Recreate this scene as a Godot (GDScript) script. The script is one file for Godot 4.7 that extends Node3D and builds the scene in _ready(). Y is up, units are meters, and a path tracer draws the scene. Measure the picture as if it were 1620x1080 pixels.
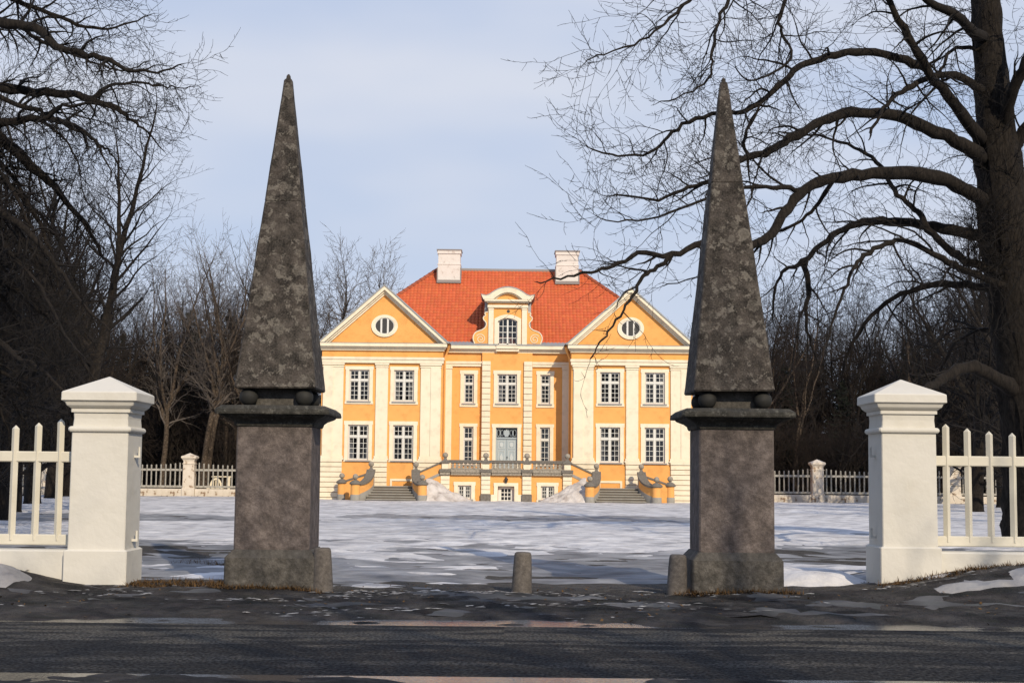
extends Node3D
# A yellow manor house seen through a gate of two granite obelisks, late winter.
const F := 2300.0                       # focal length in photograph pixels
const EYE := Vector3(0.0, 1.53, 0.0)
var cam_basis := Basis()
var M := {}
var box_cache := {}
var used := {}
var rng := RandomNumberGenerator.new()
var na := FastNoiseLite.new()
var nb := FastNoiseLite.new()
var nc := FastNoiseLite.new()

# ------------------------------------------------------------------ mesh collector
class MB:
	var v := PackedVector3Array()
	var n := PackedVector3Array()
	var c := PackedColorArray()
	var ix := PackedInt32Array()
	var col := Color(1, 1, 1)
	var tint := false
	func quad(a: Vector3, b: Vector3, d: Vector3, e: Vector3) -> void:   # counter-clockwise seen from outside
		var nn := (b - a).cross(d - a)
		if nn.length_squared() < 1e-14:
			nn = (d - a).cross(e - a)
		nn = nn.normalized()
		var k := v.size()
		v.append(a); v.append(b); v.append(d); v.append(e)
		for i in 4:
			n.append(nn)
			if tint: c.append(col)
		ix.append_array(PackedInt32Array([k, k + 2, k + 1, k, k + 3, k + 2]))
	func tri(a: Vector3, b: Vector3, d: Vector3) -> void:
		var nn := (b - a).cross(d - a).normalized()
		var k := v.size()
		v.append(a); v.append(b); v.append(d)
		for i in 3:
			n.append(nn)
			if tint: c.append(col)
		ix.append_array(PackedInt32Array([k, k + 2, k + 1]))
	func box(x0: float, x1: float, y0: float, y1: float, z0: float, z1: float) -> void:
		var p := [Vector3(x0, y0, z0), Vector3(x1, y0, z0), Vector3(x1, y1, z0), Vector3(x0, y1, z0), Vector3(x0, y0, z1), Vector3(x1, y0, z1), Vector3(x1, y1, z1), Vector3(x0, y1, z1)]
		for f in [[4, 5, 6, 7], [1, 0, 3, 2], [5, 1, 2, 6], [0, 4, 7, 3], [7, 6, 2, 3], [0, 1, 5, 4]]:
			quad(p[f[0]], p[f[1]], p[f[2]], p[f[3]])
	func tube(p: PackedVector3Array, r: PackedFloat32Array, sides: int) -> void:
		var m := p.size()
		var t0 := (p[1] - p[0]).normalized()
		var u := t0.cross(Vector3(0.31, 0.17, 0.94))
		if u.length_squared() < 0.01: u = t0.cross(Vector3(1, 0, 0))
		u = u.normalized()
		var k := v.size()
		for i in m:
			var t: Vector3
			if i == 0: t = t0
			elif i == m - 1: t = (p[i] - p[i - 1]).normalized()
			else: t = (p[i + 1] - p[i - 1]).normalized()
			u = (u - t * u.dot(t)).normalized()
			var w := t.cross(u)
			for s in sides:
				var a := TAU * s / sides
				var q := u * cos(a) + w * sin(a)
				v.append(p[i] + q * r[i])
				n.append(q)
				if tint: c.append(col)
		for i in m - 1:
			for s in sides:
				var s2 := (s + 1) % sides
				var a0 := k + i * sides + s
				var a1 := k + i * sides + s2
				ix.append(a0); ix.append(a0 + sides); ix.append(a1)
				ix.append(a1); ix.append(a0 + sides); ix.append(a1 + sides)
	func mesh(m: Material) -> ArrayMesh:
		var a := []
		a.resize(Mesh.ARRAY_MAX)
		a[Mesh.ARRAY_VERTEX] = v
		a[Mesh.ARRAY_NORMAL] = n
		if tint: a[Mesh.ARRAY_COLOR] = c
		a[Mesh.ARRAY_INDEX] = ix
		var o := ArrayMesh.new()
		o.add_surface_from_arrays(Mesh.PRIMITIVE_TRIANGLES, a)
		o.surface_set_material(0, m)
		return o

# ------------------------------------------------------------------ nodes
func pix(px: float, py: float, d: float) -> Vector3:      # the point at distance d seen at a photograph pixel
	var q := cam_basis * Vector3((px - 810.0) / F, (540.0 - py) / F, -1.0)
	return EYE + q * (d / -q.z)
func numbered(called: String) -> String:
	var k: int = used.get(called, 0)
	used[called] = k + 1
	return called if k == 0 else "%s_%03d" % [called, k]
func tag(o: Node, label := "", category := "", group := "", kind := "") -> void:
	if label: o.set_meta("label", label)
	if category: o.set_meta("category", category)
	if group: o.set_meta("group", group)
	if kind: o.set_meta("kind", kind)
func thing(called: String, at: Vector3, label: String, category: String, group := "") -> Node3D:
	var o := Node3D.new()
	o.name = numbered(called)
	add_child(o)
	o.position = at
	tag(o, label, category, group)
	return o
func top_mesh(called: String, mesh: Mesh, at: Vector3, label: String, category: String, group := "", kind := "") -> MeshInstance3D:
	var o := MeshInstance3D.new()
	o.name = numbered(called)
	o.mesh = mesh
	add_child(o)
	o.position = at
	tag(o, label, category, group, kind)
	return o
func part(parent: Node, called: String, mesh: Mesh, at := Vector3.ZERO, turn := Vector3.ZERO) -> MeshInstance3D:
	var o := MeshInstance3D.new()
	o.name = called
	o.mesh = mesh
	parent.add_child(o, true)
	o.position = at
	o.rotation = turn
	return o
func bx(parent: Node, called: String, mat: Material, x0: float, x1: float, y0: float, y1: float, z0: float, z1: float) -> MeshInstance3D:
	var s := Vector3(absf(x1 - x0), absf(y1 - y0), absf(z1 - z0))
	var key := "%.3f,%.3f,%.3f,%d" % [s.x, s.y, s.z, mat.get_instance_id()]
	if not box_cache.has(key):
		var b := MB.new()
		chamfer(b, s, minf(0.012, minf(s.x, minf(s.y, s.z)) * 0.2))
		box_cache[key] = b.mesh(mat)
	return part(parent, called, box_cache[key], Vector3((x0 + x1) / 2, (y0 + y1) / 2, (z0 + z1) / 2))
func chamfer(b: MB, s: Vector3, e: float) -> void:          # a box with bevelled upright and top edges
	b_ring_loft(b, [[s.x / 2 - e, s.z / 2 - e, -s.y / 2, e], [s.x / 2, s.z / 2, -s.y / 2 + e, e], [s.x / 2, s.z / 2, s.y / 2 - e, e], [s.x / 2 - e, s.z / 2 - e, s.y / 2, e]])
func b_ring(hx: float, hz: float, y: float, e: float) -> Array:
	e = minf(e, minf(hx, hz) * 0.6)
	return [Vector3(hx - e, y, hz), Vector3(hx, y, hz - e), Vector3(hx, y, -hz + e), Vector3(hx - e, y, -hz), Vector3(-hx + e, y, -hz), Vector3(-hx, y, -hz + e), Vector3(-hx, y, hz - e), Vector3(-hx + e, y, hz)]
func b_ring_loft(b: MB, prof: Array) -> void:               # rows of [half x, half z, y, corner chamfer], closed at both ends
	var last := []
	for q in prof:
		var r := b_ring(q[0], q[1], q[2], q[3])
		if last:
			for i in 8:
				var j := (i + 1) % 8
				b.quad(last[i], last[j], r[j], r[i])
		else:
			b.quad(r[7], r[6], r[1], r[0]); b.quad(r[6], r[5], r[2], r[1]); b.quad(r[5], r[4], r[3], r[2])
		last = r
	b.quad(last[0], last[1], last[6], last[7]); b.quad(last[1], last[2], last[5], last[6]); b.quad(last[2], last[3], last[4], last[5])
func loft(prof: Array, mat: Material, e := 0.008) -> ArrayMesh:   # square section, rows of [half width, y]
	var b := MB.new()
	var rows := []
	for q in prof: rows.append([q[0], q[0], q[1], e])
	b_ring_loft(b, rows)
	return b.mesh(mat)
func lathe(prof: Array, sides: int, mat: Material) -> ArrayMesh:  # round section, rows of [radius, y]
	var b := MB.new()
	for i in prof.size():
		var a: Array = prof[maxi(i - 1, 0)]
		var z: Array = prof[mini(i + 1, prof.size() - 1)]
		var sl := Vector2(z[1] - a[1], a[0] - z[0]).normalized()
		for s in sides:
			var an := TAU * s / sides
			b.v.append(Vector3(cos(an) * prof[i][0], prof[i][1], sin(an) * prof[i][0]))
			b.n.append(Vector3(cos(an) * sl.x, sl.y, sin(an) * sl.x).normalized())
	for i in prof.size() - 1:
		for s in sides:
			var s2 := (s + 1) % sides
			var k := i * sides
			b.ix.append_array(PackedInt32Array([k + s, k + s2, k + sides + s, k + s2, k + sides + s2, k + sides + s]))
	return b.mesh(mat)
func ball(r: float, mat: Material, sides := 18) -> ArrayMesh:
	var p := []
	for i in 13:
		var a := -PI / 2 + PI * i / 12.0
		p.append([maxf(cos(a) * r, 0.001), sin(a) * r])
	return lathe(p, sides, mat)
func strip(b: MB, outer: Array, inner: Array, z0: float, z1: float, closed: bool) -> void:  # band between two outlines of equal length, with thickness
	var m := outer.size()
	for i in (m if closed else m - 1):
		var j := (i + 1) % m
		var o0 := Vector3(outer[i].x, outer[i].y, z1); var o1 := Vector3(outer[j].x, outer[j].y, z1)
		var i0 := Vector3(inner[i].x, inner[i].y, z1); var i1 := Vector3(inner[j].x, inner[j].y, z1)
		var dz := Vector3(0, 0, z0 - z1)
		b.quad(i0, o0, o1, i1)
		b.quad(o0, o0 + dz, o1 + dz, o1)
		b.quad(i0 + dz, i0, i1, i1 + dz)
	if not closed:
		for k in [0, m - 1]:
			var o0 := Vector3(outer[k].x, outer[k].y, z1); var i0 := Vector3(inner[k].x, inner[k].y, z1)
			var dz := Vector3(0, 0, z0 - z1)
			b.quad(o0, i0, i0 + dz, o0 + dz)
func slab(b: MB, pts: PackedVector2Array, z0: float, z1: float) -> void:    # a flat outline with thickness
	var t := Geometry2D.triangulate_polygon(pts)
	for i in range(0, t.size(), 3):
		var p0 := pts[t[i]]; var p1 := pts[t[i + 1]]; var p2 := pts[t[i + 2]]
		if (p1 - p0).cross(p2 - p0) < 0:
			var sw := p1; p1 = p2; p2 = sw
		b.tri(Vector3(p0.x, p0.y, z1), Vector3(p1.x, p1.y, z1), Vector3(p2.x, p2.y, z1))
	var ccw := not Geometry2D.is_polygon_clockwise(pts)
	for i in pts.size():
		var p := pts[i]; var q := pts[(i + 1) % pts.size()]
		if not ccw:
			var sw := p; p = q; q = sw
		b.quad(Vector3(q.x, q.y, z1), Vector3(p.x, p.y, z1), Vector3(p.x, p.y, z0), Vector3(q.x, q.y, z0))

# ------------------------------------------------------------------ materials
func lin(r: float, g: float, b: float) -> Color:
	return Color(r, g, b).linear_to_srgb()
func noise(kind_seed: int, freq: float, oct: int, kind := FastNoiseLite.TYPE_SIMPLEX_SMOOTH) -> FastNoiseLite:
	var q := FastNoiseLite.new()
	q.seed = kind_seed
	q.noise_type = kind
	q.frequency = freq
	q.fractal_octaves = oct
	q.fractal_gain = 0.55 if oct < 8 else 0.72
	return q
func ramp_tex(q: FastNoiseLite, stops: Array, size := 512, grain := 0.0) -> ImageTexture:   # noise through a ramp of linear colours
	var src := q.get_seamless_image(size, size)
	src.convert(Image.FORMAT_L8)
	var d := src.get_data()
	var lut := PackedByteArray()
	for i in 256:
		var x := i / 255.0
		var a: Array = stops[0]
		var z: Array = stops[stops.size() - 1]
		for k in stops.size() - 1:
			if x >= stops[k][0] and x <= stops[k + 1][0]:
				a = stops[k]; z = stops[k + 1]
		var f := clampf((x - a[0]) / maxf(z[0] - a[0], 0.001), 0, 1)
		var cc: Color = (a[1] as Color).lerp(z[1], f).linear_to_srgb()
		lut.append(clampi(int(cc.r * 255), 0, 255)); lut.append(clampi(int(cc.g * 255), 0, 255)); lut.append(clampi(int(cc.b * 255), 0, 255))
	var o := PackedByteArray()
	o.resize(size * size * 3)
	var lr := RandomNumberGenerator.new()
	lr.seed = q.seed
	for i in size * size:
		var k := d[i] * 3
		if grain > 0:
			k = clampi(d[i] + int(lr.randfn(0, grain * 255)), 0, 255) * 3
		o[i * 3] = lut[k]; o[i * 3 + 1] = lut[k + 1]; o[i * 3 + 2] = lut[k + 2]
	return ImageTexture.create_from_image(Image.create_from_data(size, size, false, Image.FORMAT_RGB8, o))
func bump_tex(q: FastNoiseLite, strength: float, size := 512) -> ImageTexture:
	var src := q.get_seamless_image(size, size)
	src.convert(Image.FORMAT_RGBA8)
	src.bump_map_to_normal_map(strength)
	return ImageTexture.create_from_image(src)
func mat(called: String, c: Color, rough: float, tex: Texture2D = null, per_m := 1.0, nrm: Texture2D = null, nstr := 1.0, vcol := false) -> StandardMaterial3D:
	var m := StandardMaterial3D.new()
	m.albedo_color = c
	m.roughness = rough
	m.metallic_specular = 0.35
	if tex: m.albedo_texture = tex
	if nrm:
		m.normal_enabled = true
		m.normal_texture = nrm
		m.normal_scale = nstr
	if tex or nrm:
		m.uv1_triplanar = true
		m.uv1_world_triplanar = true
		m.uv1_scale = Vector3.ONE * per_m
	m.vertex_color_use_as_albedo = vcol
	M[called] = m
	return m
func lichen_tex(seed_: int, base0: Color, base1: Color, spot_: Color, n_spots: int) -> ImageTexture:
	# dark weathered granite with crusts of pale lichen: ragged patches, specks, and some round discs
	var size := 1024
	var layers := []
	for q in [[0.010, 7], [0.10, 4], [0.018, 8], [0.05, 4], [0.0065, 3]]:
		var im := noise(seed_ + layers.size() * 7, q[0], q[1]).get_seamless_image(size, size)
		im.convert(Image.FORMAT_L8)
		layers.append(im.get_data())
	var d: PackedByteArray = layers[0]; var fd: PackedByteArray = layers[1]; var pd: PackedByteArray = layers[2]; var ed: PackedByteArray = layers[3]; var zone: PackedByteArray = layers[4]
	var lr := RandomNumberGenerator.new(); lr.seed = seed_
	var cover := PackedFloat32Array(); cover.resize(size * size)
	for k in n_spots:
		var cx := lr.randi() % size; var cy := lr.randi() % size
		if zone[cy * size + cx] < 110 + lr.randi() % 60: continue
		var r := 2.5 + 24.0 * pow(lr.randf(), 3.0)
		var tone := lr.randf_range(0.12, 0.85)
		var ri := int(r * 1.5)
		for y in range(-ri, ri + 1):
			for x in range(-ri, ri + 1):
				var at := posmod(cy + y, size) * size + posmod(cx + x, size)
				var rr := sqrt(float(x * x + y * y)) + (ed[at] - 128) * 0.05 + (fd[at] - 128) * 0.03
				if rr < r:
					var rim := 1.0 if rr > r * 0.7 else 0.65
					cover[at] = maxf(cover[at], tone * rim * clampf((r - rr) * 0.4, 0, 1))
	var o := PackedByteArray(); o.resize(size * size * 3)
	for i in size * size:
		var fine := fd[i] / 255.0 - 0.5
		var g := clampf(0.5 + (d[i] / 255.0 - 0.5) * 1.2 + fine * 0.9 + lr.randfn(0, 0.12), 0, 1)
		var crust := smoothstep(0.60, 0.72, pd[i] / 255.0 + fine * 0.16 + (zone[i] / 255.0 - 0.5) * 0.35) * 0.55
		var sp := clampf(maxf(cover[i] * (0.35 + 0.65 * fd[i] / 255.0), crust), 0, 1)
		var cc := base0.lerp(base1, g).lerp(spot_, sp).linear_to_srgb()
		o[i * 3] = int(cc.r * 255); o[i * 3 + 1] = int(cc.g * 255); o[i * 3 + 2] = int(cc.b * 255)
	return ImageTexture.create_from_image(Image.create_from_data(size, size, false, Image.FORMAT_RGB8, o))
func make_materials() -> void:
	var W := Color(1, 1, 1)
	var plaster := ramp_tex(noise(5, 0.006, 6), [[0.0, Color(0.80, 0.79, 0.77)], [0.45, Color(0.95, 0.95, 0.94)], [1.0, Color(1, 1, 1)]], 512, 0.03)
	var plaster_n := bump_tex(noise(6, 0.03, 5), 2.0)
	mat("yellow", lin(0.80, 0.40, 0.125), 0.85, plaster, 0.45, plaster_n, 0.25)
	mat("cream", lin(0.80, 0.72, 0.56), 0.8, plaster, 0.45, plaster_n, 0.25)
	mat("post_white", lin(0.62, 0.60, 0.545), 0.75, ramp_tex(noise(9, 0.005, 6), [[0.0, Color(0.90, 0.89, 0.86)], [0.35, Color(0.96, 0.96, 0.95)], [1.0, Color(1, 1, 1)]], 512, 0.03), 0.4, bump_tex(noise(8, 0.02, 6), 3.0), 0.35)
	mat("wood_white", lin(0.64, 0.61, 0.52), 0.55, ramp_tex(noise(12, 0.01, 5), [[0.0, Color(0.86, 0.85, 0.82)], [1.0, W]], 256, 0.03), 0.8)
	mat("old_white", lin(0.70, 0.64, 0.56), 0.85, ramp_tex(noise(15, 0.008, 6), [[0.0, Color(0.30, 0.20, 0.14)], [0.20, Color(0.42, 0.33, 0.26)], [0.27, Color(0.86, 0.84, 0.80)], [1.0, W]], 512, 0.03), 0.5, plaster_n, 0.5)
	mat("old_wood", lin(0.42, 0.41, 0.38), 0.85, ramp_tex(noise(17, 0.02, 5), [[0.0, Color(0.40, 0.38, 0.35)], [0.5, Color(0.85, 0.84, 0.82)], [1.0, W]], 256, 0.05), 0.8)
	mat("window_white", lin(0.68, 0.68, 0.64), 0.5)
	mat("sill_grey", lin(0.30, 0.31, 0.32), 0.5)
	mat("sheet_metal", lin(0.34, 0.36, 0.38), 0.45, ramp_tex(noise(16, 0.01, 4), [[0.0, Color(0.75, 0.75, 0.75)], [1.0, W]], 256), 0.4)
	M.sheet_metal.metallic = 0.25
	mat("dark_metal", lin(0.05, 0.05, 0.05), 0.5)
	mat("tile", W, 0.75, ramp_tex(noise(21, 0.02, 5), [[0.0, Color(0.80, 0.76, 0.74)], [1.0, W]], 512, 0.05), 0.6, null, 1.0, true)
	mat("ridge_grey", lin(0.26, 0.24, 0.23), 0.8)
	mat("sandstone", lin(0.36, 0.33, 0.28), 0.85, ramp_tex(noise(24, 0.015, 6), [[0.0, Color(0.40, 0.38, 0.36)], [0.5, Color(0.85, 0.83, 0.80)], [1.0, W]], 512, 0.06), 0.8)
	mat("coping", lin(0.20, 0.185, 0.165), 0.85, ramp_tex(noise(25, 0.015, 6), [[0.0, Color(0.55, 0.53, 0.50)], [1.0, W]], 512, 0.06), 0.8)
	mat("cement", lin(0.36, 0.35, 0.32), 0.9, ramp_tex(noise(26, 0.01, 5), [[0.0, Color(0.72, 0.70, 0.68)], [1.0, W]], 256, 0.04), 0.6)
	mat("riser", lin(0.15, 0.135, 0.115), 0.9)
	mat("door_blue", lin(0.36, 0.42, 0.45), 0.5)
	mat("door_pale", lin(0.50, 0.54, 0.55), 0.5)
	mat("chimney_white", lin(0.70, 0.66, 0.62), 0.85, ramp_tex(noise(28, 0.01, 6), [[0.0, Color(0.62, 0.54, 0.50)], [0.28, Color(0.94, 0.93, 0.92)], [1.0, W]], 512, 0.03), 0.35)
	mat("interior", lin(0.060, 0.060, 0.060), 0.9)
	mat("curtain", lin(0.55, 0.56, 0.58), 0.9)
	var g := mat("glass", Color(0.03, 0.035, 0.04, 0.30), 0.03)
	g.transparency = BaseMaterial3D.TRANSPARENCY_ALPHA
	g.metallic_specular = 0.5
	# granite of the gate
	var gran_n := bump_tex(noise(31, 0.05, 5), 4.0)
	mat("granite", W, 0.8, ramp_tex(noise(30, 0.012, 8), [[0.05, Color(0.046, 0.040, 0.037)], [0.35, Color(0.090, 0.074, 0.068)], [0.65, Color(0.128, 0.106, 0.098)], [0.95, Color(0.210, 0.178, 0.163)]], 1024, 0.20), 0.30, gran_n, 0.5)
	mat("granite_dark", W, 0.85, ramp_tex(noise(33, 0.014, 8), [[0.0, Color(0.030, 0.029, 0.026)], [0.5, Color(0.072, 0.066, 0.058)], [1.0, Color(0.15, 0.14, 0.125)]], 1024, 0.20), 0.36, gran_n, 0.6)
	mat("lichen_stone", W, 0.88, lichen_tex(40, Color(0.010, 0.009, 0.008), Color(0.086, 0.074, 0.065), Color(0.215, 0.198, 0.172), 1000), 0.31, gran_n, 0.7)
	mat("lichen_ledge", W, 0.9, lichen_tex(44, Color(0.020, 0.020, 0.017), Color(0.062, 0.058, 0.050), Color(0.16, 0.155, 0.135), 260), 0.5, gran_n, 0.8)
	mat("iron_ball", lin(0.030, 0.030, 0.028), 0.7, ramp_tex(noise(46, 0.03, 4), [[0.0, Color(0.6, 0.6, 0.6)], [1.0, W]], 256, 0.08), 1.5)
	mat("bollard_stone", W, 0.85, ramp_tex(noise(47, 0.02, 8), [[0.0, Color(0.050, 0.045, 0.040)], [0.5, Color(0.118, 0.104, 0.092)], [1.0, Color(0.20, 0.18, 0.16)]], 512, 0.18), 0.8, gran_n, 0.6)
	# bark
	var bq := noise(50, 0.014, 5); bq.fractal_type = FastNoiseLite.FRACTAL_RIDGED
	var bark_t := ramp_tex(bq, [[0.0, Color(1.0, 0.96, 0.90)], [0.45, Color(0.75, 0.72, 0.68)], [0.72, Color(0.30, 0.28, 0.27)], [1.0, Color(0.12, 0.11, 0.11)]], 512, 0.06)
	var bark_n := bump_tex(noise(51, 0.025, 6, FastNoiseLite.TYPE_CELLULAR), 8.0)
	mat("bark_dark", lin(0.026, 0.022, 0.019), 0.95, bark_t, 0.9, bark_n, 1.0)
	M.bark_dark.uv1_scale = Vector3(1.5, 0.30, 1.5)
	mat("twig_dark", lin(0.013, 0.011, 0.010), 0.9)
	mat("bark_brown", lin(0.135, 0.108, 0.085), 0.95, bark_t, 0.6, bark_n, 0.8)
	mat("bark_wood", lin(0.036, 0.030, 0.025), 0.95, bark_t, 0.6)
	mat("twig_wood", lin(0.024, 0.0185, 0.016), 0.95)
	mat("twig_grey", lin(0.105, 0.090, 0.080), 0.95)
	mat("needle", lin(0.011, 0.015, 0.010), 0.9)
	# ground
	mat("soil", W, 0.85, ramp_tex(noise(60, 0.012, 7), [[0.05, Color(0.30, 0.29, 0.29)], [0.5, Color(0.80, 0.79, 0.78)], [0.95, Color(1.35, 1.32, 1.28)]], 1024, 0.10), 0.30, bump_tex(noise(61, 0.035, 8), 16.0, 1024), 1.0, true)
	mat("ice", W, 0.62, ramp_tex(noise(62, 0.008, 7), [[0.1, Color(0.45, 0.45, 0.46)], [0.5, Color(0.85, 0.85, 0.86)], [0.9, Color(1.1, 1.1, 1.1)]], 1024, 0.05), 0.11, bump_tex(noise(63, 0.012, 6), 5.0, 1024), 0.5, true)
	M.ice.metallic_specular = 0.22
	mat("snow", W, 0.9, ramp_tex(noise(64, 0.010, 7), [[0.15, Color(0.52, 0.52, 0.54)], [0.5, Color(0.82, 0.82, 0.83)], [0.85, Color(1.0, 1.0, 1.0)]], 1024, 0.06), 0.09, bump_tex(noise(65, 0.015, 7), 8.0, 1024), 0.8, true)
	M.snow.metallic_specular = 0.25
	mat("dirty_snow", W, 0.9, ramp_tex(noise(66, 0.010, 7), [[0.08, Color(0.16, 0.13, 0.11)], [0.28, Color(0.42, 0.38, 0.35)], [0.60, Color(0.60, 0.57, 0.54)]], 512, 0.05), 0.22, bump_tex(noise(67, 0.02, 7), 6.0), 0.6)
	mat("asphalt", W, 0.80, road_tex(), 1.0, bump_tex(noise(69, 0.16, 3), 6.0, 512), 0.8)
	M.asphalt.uv1_triplanar = false
	M.asphalt.metallic_specular = 0.2
	var wt := mat("water", lin(0.030, 0.031, 0.033), 0.14, null, 0.8, bump_tex(noise(70, 0.05, 5), 3.0), 0.30)
	wt.metallic_specular = 0.5
	mat("dead_grass", lin(0.115, 0.066, 0.026), 0.95)
func road_tex() -> ImageTexture:                    # along the road (u) and across it (v): damp and dry bands, fine aggregate
	var w := 2048; var h := 512
	var big := noise(71, 0.006, 4); var fine := noise(72, 0.13, 3)
	var lr := RandomNumberGenerator.new(); lr.seed = 71
	var o := PackedByteArray(); o.resize(w * h * 3)
	for y in h:
		var v := float(y) / h
		for x in w:
			var b := big.get_noise_2d(x * 0.55, y * 3.0)
			var dry := smoothstep(-0.22, 0.25, 0.30 - absf(v - 0.30) * 2.2 + b * 0.9) * 0.75 + smoothstep(-0.1, 0.3, 0.10 - absf(v - 0.78) * 2.6 + b * 0.7) * 0.4
			var gsp := lr.randfn(0, 1.0) * 0.28 + fine.get_noise_2d(x, y * 0.9) * 1.3
			var l := maxf(0.006, (0.028 + 0.066 * dry) * (1.0 + 1.1 * gsp))
			var cc := Color(l * (1.02 + 0.10 * dry), l * (1.0 + 0.02 * dry), l * (0.99 - 0.16 * dry)).linear_to_srgb()
			var k := (y * w + x) * 3
			o[k] = int(cc.r * 255); o[k + 1] = int(cc.g * 255); o[k + 2] = int(cc.b * 255)
	return ImageTexture.create_from_image(Image.create_from_data(w, h, false, Image.FORMAT_RGB8, o))

# ------------------------------------------------------------------ manor house (local z 0 = front of the wings, +z towards the gate)
func wall(parent: Node, called: String, m: Material, x0: float, x1: float, y0: float, y1: float, z: float, holes: Array, deep := 0.24) -> MeshInstance3D:
	var b := MB.new()
	var xs := [x0, x1]; var ys := [y0, y1]
	for h in holes:
		for k in [h[0], h[1]]:
			if k > x0 and k < x1 and not xs.has(k): xs.append(k)
		for k in [h[2], h[3]]:
			if k > y0 and k < y1 and not ys.has(k): ys.append(k)
	xs.sort(); ys.sort()
	for i in xs.size() - 1:
		for j in ys.size() - 1:
			var cx: float = (xs[i] + xs[i + 1]) / 2.0
			var cy: float = (ys[j] + ys[j + 1]) / 2.0
			var open := false
			for h in holes:
				if cx > h[0] and cx < h[1] and cy > h[2] and cy < h[3]: open = true
			if not open:
				b.box(xs[i], xs[i + 1], ys[j], ys[j + 1], z - deep, z)
	return part(parent, called, b.mesh(m))
func window(parent: Node, cx: float, hw: float, y0: float, y1: float, z: float, su: float, rows_low: int, rows_up: int, cols: int, sill_y: float, top: float) -> void:
	# white surround with small ears, sashes with glazing bars, panes, grey sill
	var b := MB.new()
	var e := 0.035
	b.box(cx - su - e, cx + su + e, y1, top, z, z + 0.06)
	b.box(cx - su, cx - hw, y0 - 0.02, y1, z, z + 0.06)
	b.box(cx + hw, cx + su, y0 - 0.02, y1, z, z + 0.06)
	b.box(cx - su - e, cx + su + e, sill_y, y0 - 0.02, z, z + 0.06)
	var w := part(parent, "window", b.mesh(M.cream))
	var zf := z - 0.10
	var f := MB.new()
	var t := 0.055
	f.box(cx - hw, cx - hw + t, y0, y1, zf - 0.05, zf + 0.02)
	f.box(cx + hw - t, cx + hw, y0, y1, zf - 0.05, zf + 0.02)
	f.box(cx - hw + t, cx + hw - t, y0, y0 + t, zf - 0.05, zf + 0.02)
	f.box(cx - hw + t, cx + hw - t, y1 - t, y1, zf - 0.05, zf + 0.02)
	var yt := y0 + (y1 - y0) * float(rows_low) / float(rows_low + rows_up)
	if rows_up == 0: yt = y1
	var lights := []
	var halves := 2 if cols > 2 else 1
	if rows_up > 0:
		f.box(cx - hw + t, cx + hw - t, yt - 0.05, yt + 0.05, zf - 0.05, zf + 0.04)
		lights = [[y0 + t, yt - 0.05, rows_low], [yt + 0.05, y1 - t, rows_up]]
	else:
		lights = [[y0 + t, y1 - t, rows_low]]
	if halves == 2: f.box(cx - 0.045, cx + 0.045, y0 + t, y1 - t, zf - 0.05, zf + 0.03)
	part(w, "frame", f.mesh(M.window_white))
	var s := MB.new()
	var k := 0.013
	var sh := 0.032
	for l in lights:
		for hv in halves:
			var xa: float = cx - hw + t if hv == 0 else cx + 0.045
			var xb: float = cx + hw - t if (hv == 1 or halves == 1) else cx - 0.045
			xa += 0.012; xb -= 0.012
			var ya: float = l[0] + 0.012
			var yb: float = l[1] - 0.012
			s.box(xa, xa + sh, ya, yb, zf - 0.035, zf)
			s.box(xb - sh, xb, ya, yb, zf - 0.035, zf)
			s.box(xa + sh, xb - sh, ya, ya + sh, zf - 0.035, zf)
			s.box(xa + sh, xb - sh, yb - sh, yb, zf - 0.035, zf)
			var nc_ := cols / halves
			for q in range(1, nc_):
				var x: float = lerpf(xa + sh, xb - sh, float(q) / nc_)
				s.box(x - k, x + k, ya + sh, yb - sh, zf - 0.03, zf - 0.006)
			for q in range(1, l[2]):
				var y: float = lerpf(ya + sh, yb - sh, float(q) / l[2])
				s.box(xa + sh, xb - sh, y - k, y + k, zf - 0.032, zf - 0.004)
	part(w, "sash", s.mesh(M.window_white))
	var g := MB.new()
	g.box(cx - hw + 0.03, cx + hw - 0.03, y0 + 0.03, y1 - 0.03, zf - 0.026, zf - 0.020)
	part(w, "glass", g.mesh(M.glass))
	if rng.randf() < 0.45:
		var cu := MB.new()
		for sd in [-1, 1]:
			var x0: float = cx + sd * (hw - 0.03)
			var x1: float = cx + sd * (hw - 0.03 - hw * rng.randf_range(0.25, 0.5))
			var last := Vector3(x0, 0, zf - 0.16)
			for i in range(1, 7):
				var p := Vector3(lerpf(x0, x1, i / 6.0), 0, zf - 0.16 + (0.03 if i % 2 else 0.0))
				cu.quad(last + Vector3(0, y0, 0), p + Vector3(0, y0, 0), p + Vector3(0, y1, 0), last + Vector3(0, y1, 0))
				last = p
		part(w, "curtain", cu.mesh(M.curtain))
	var si := MB.new()
	si.box(cx - su + 0.10, cx + su - 0.10, y0 - 0.075, y0 - 0.012, zf + 0.02, z + 0.14)
	part(w, "sill", si.mesh(M.sill_grey))
func ell(cx: float, cy: float, rx: float, ry: float, n: int) -> Array:
	var o := []
	for i in n: o.append(Vector2(cx + cos(TAU * i / n) * rx, cy + sin(TAU * i / n) * ry))
	return o
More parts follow.
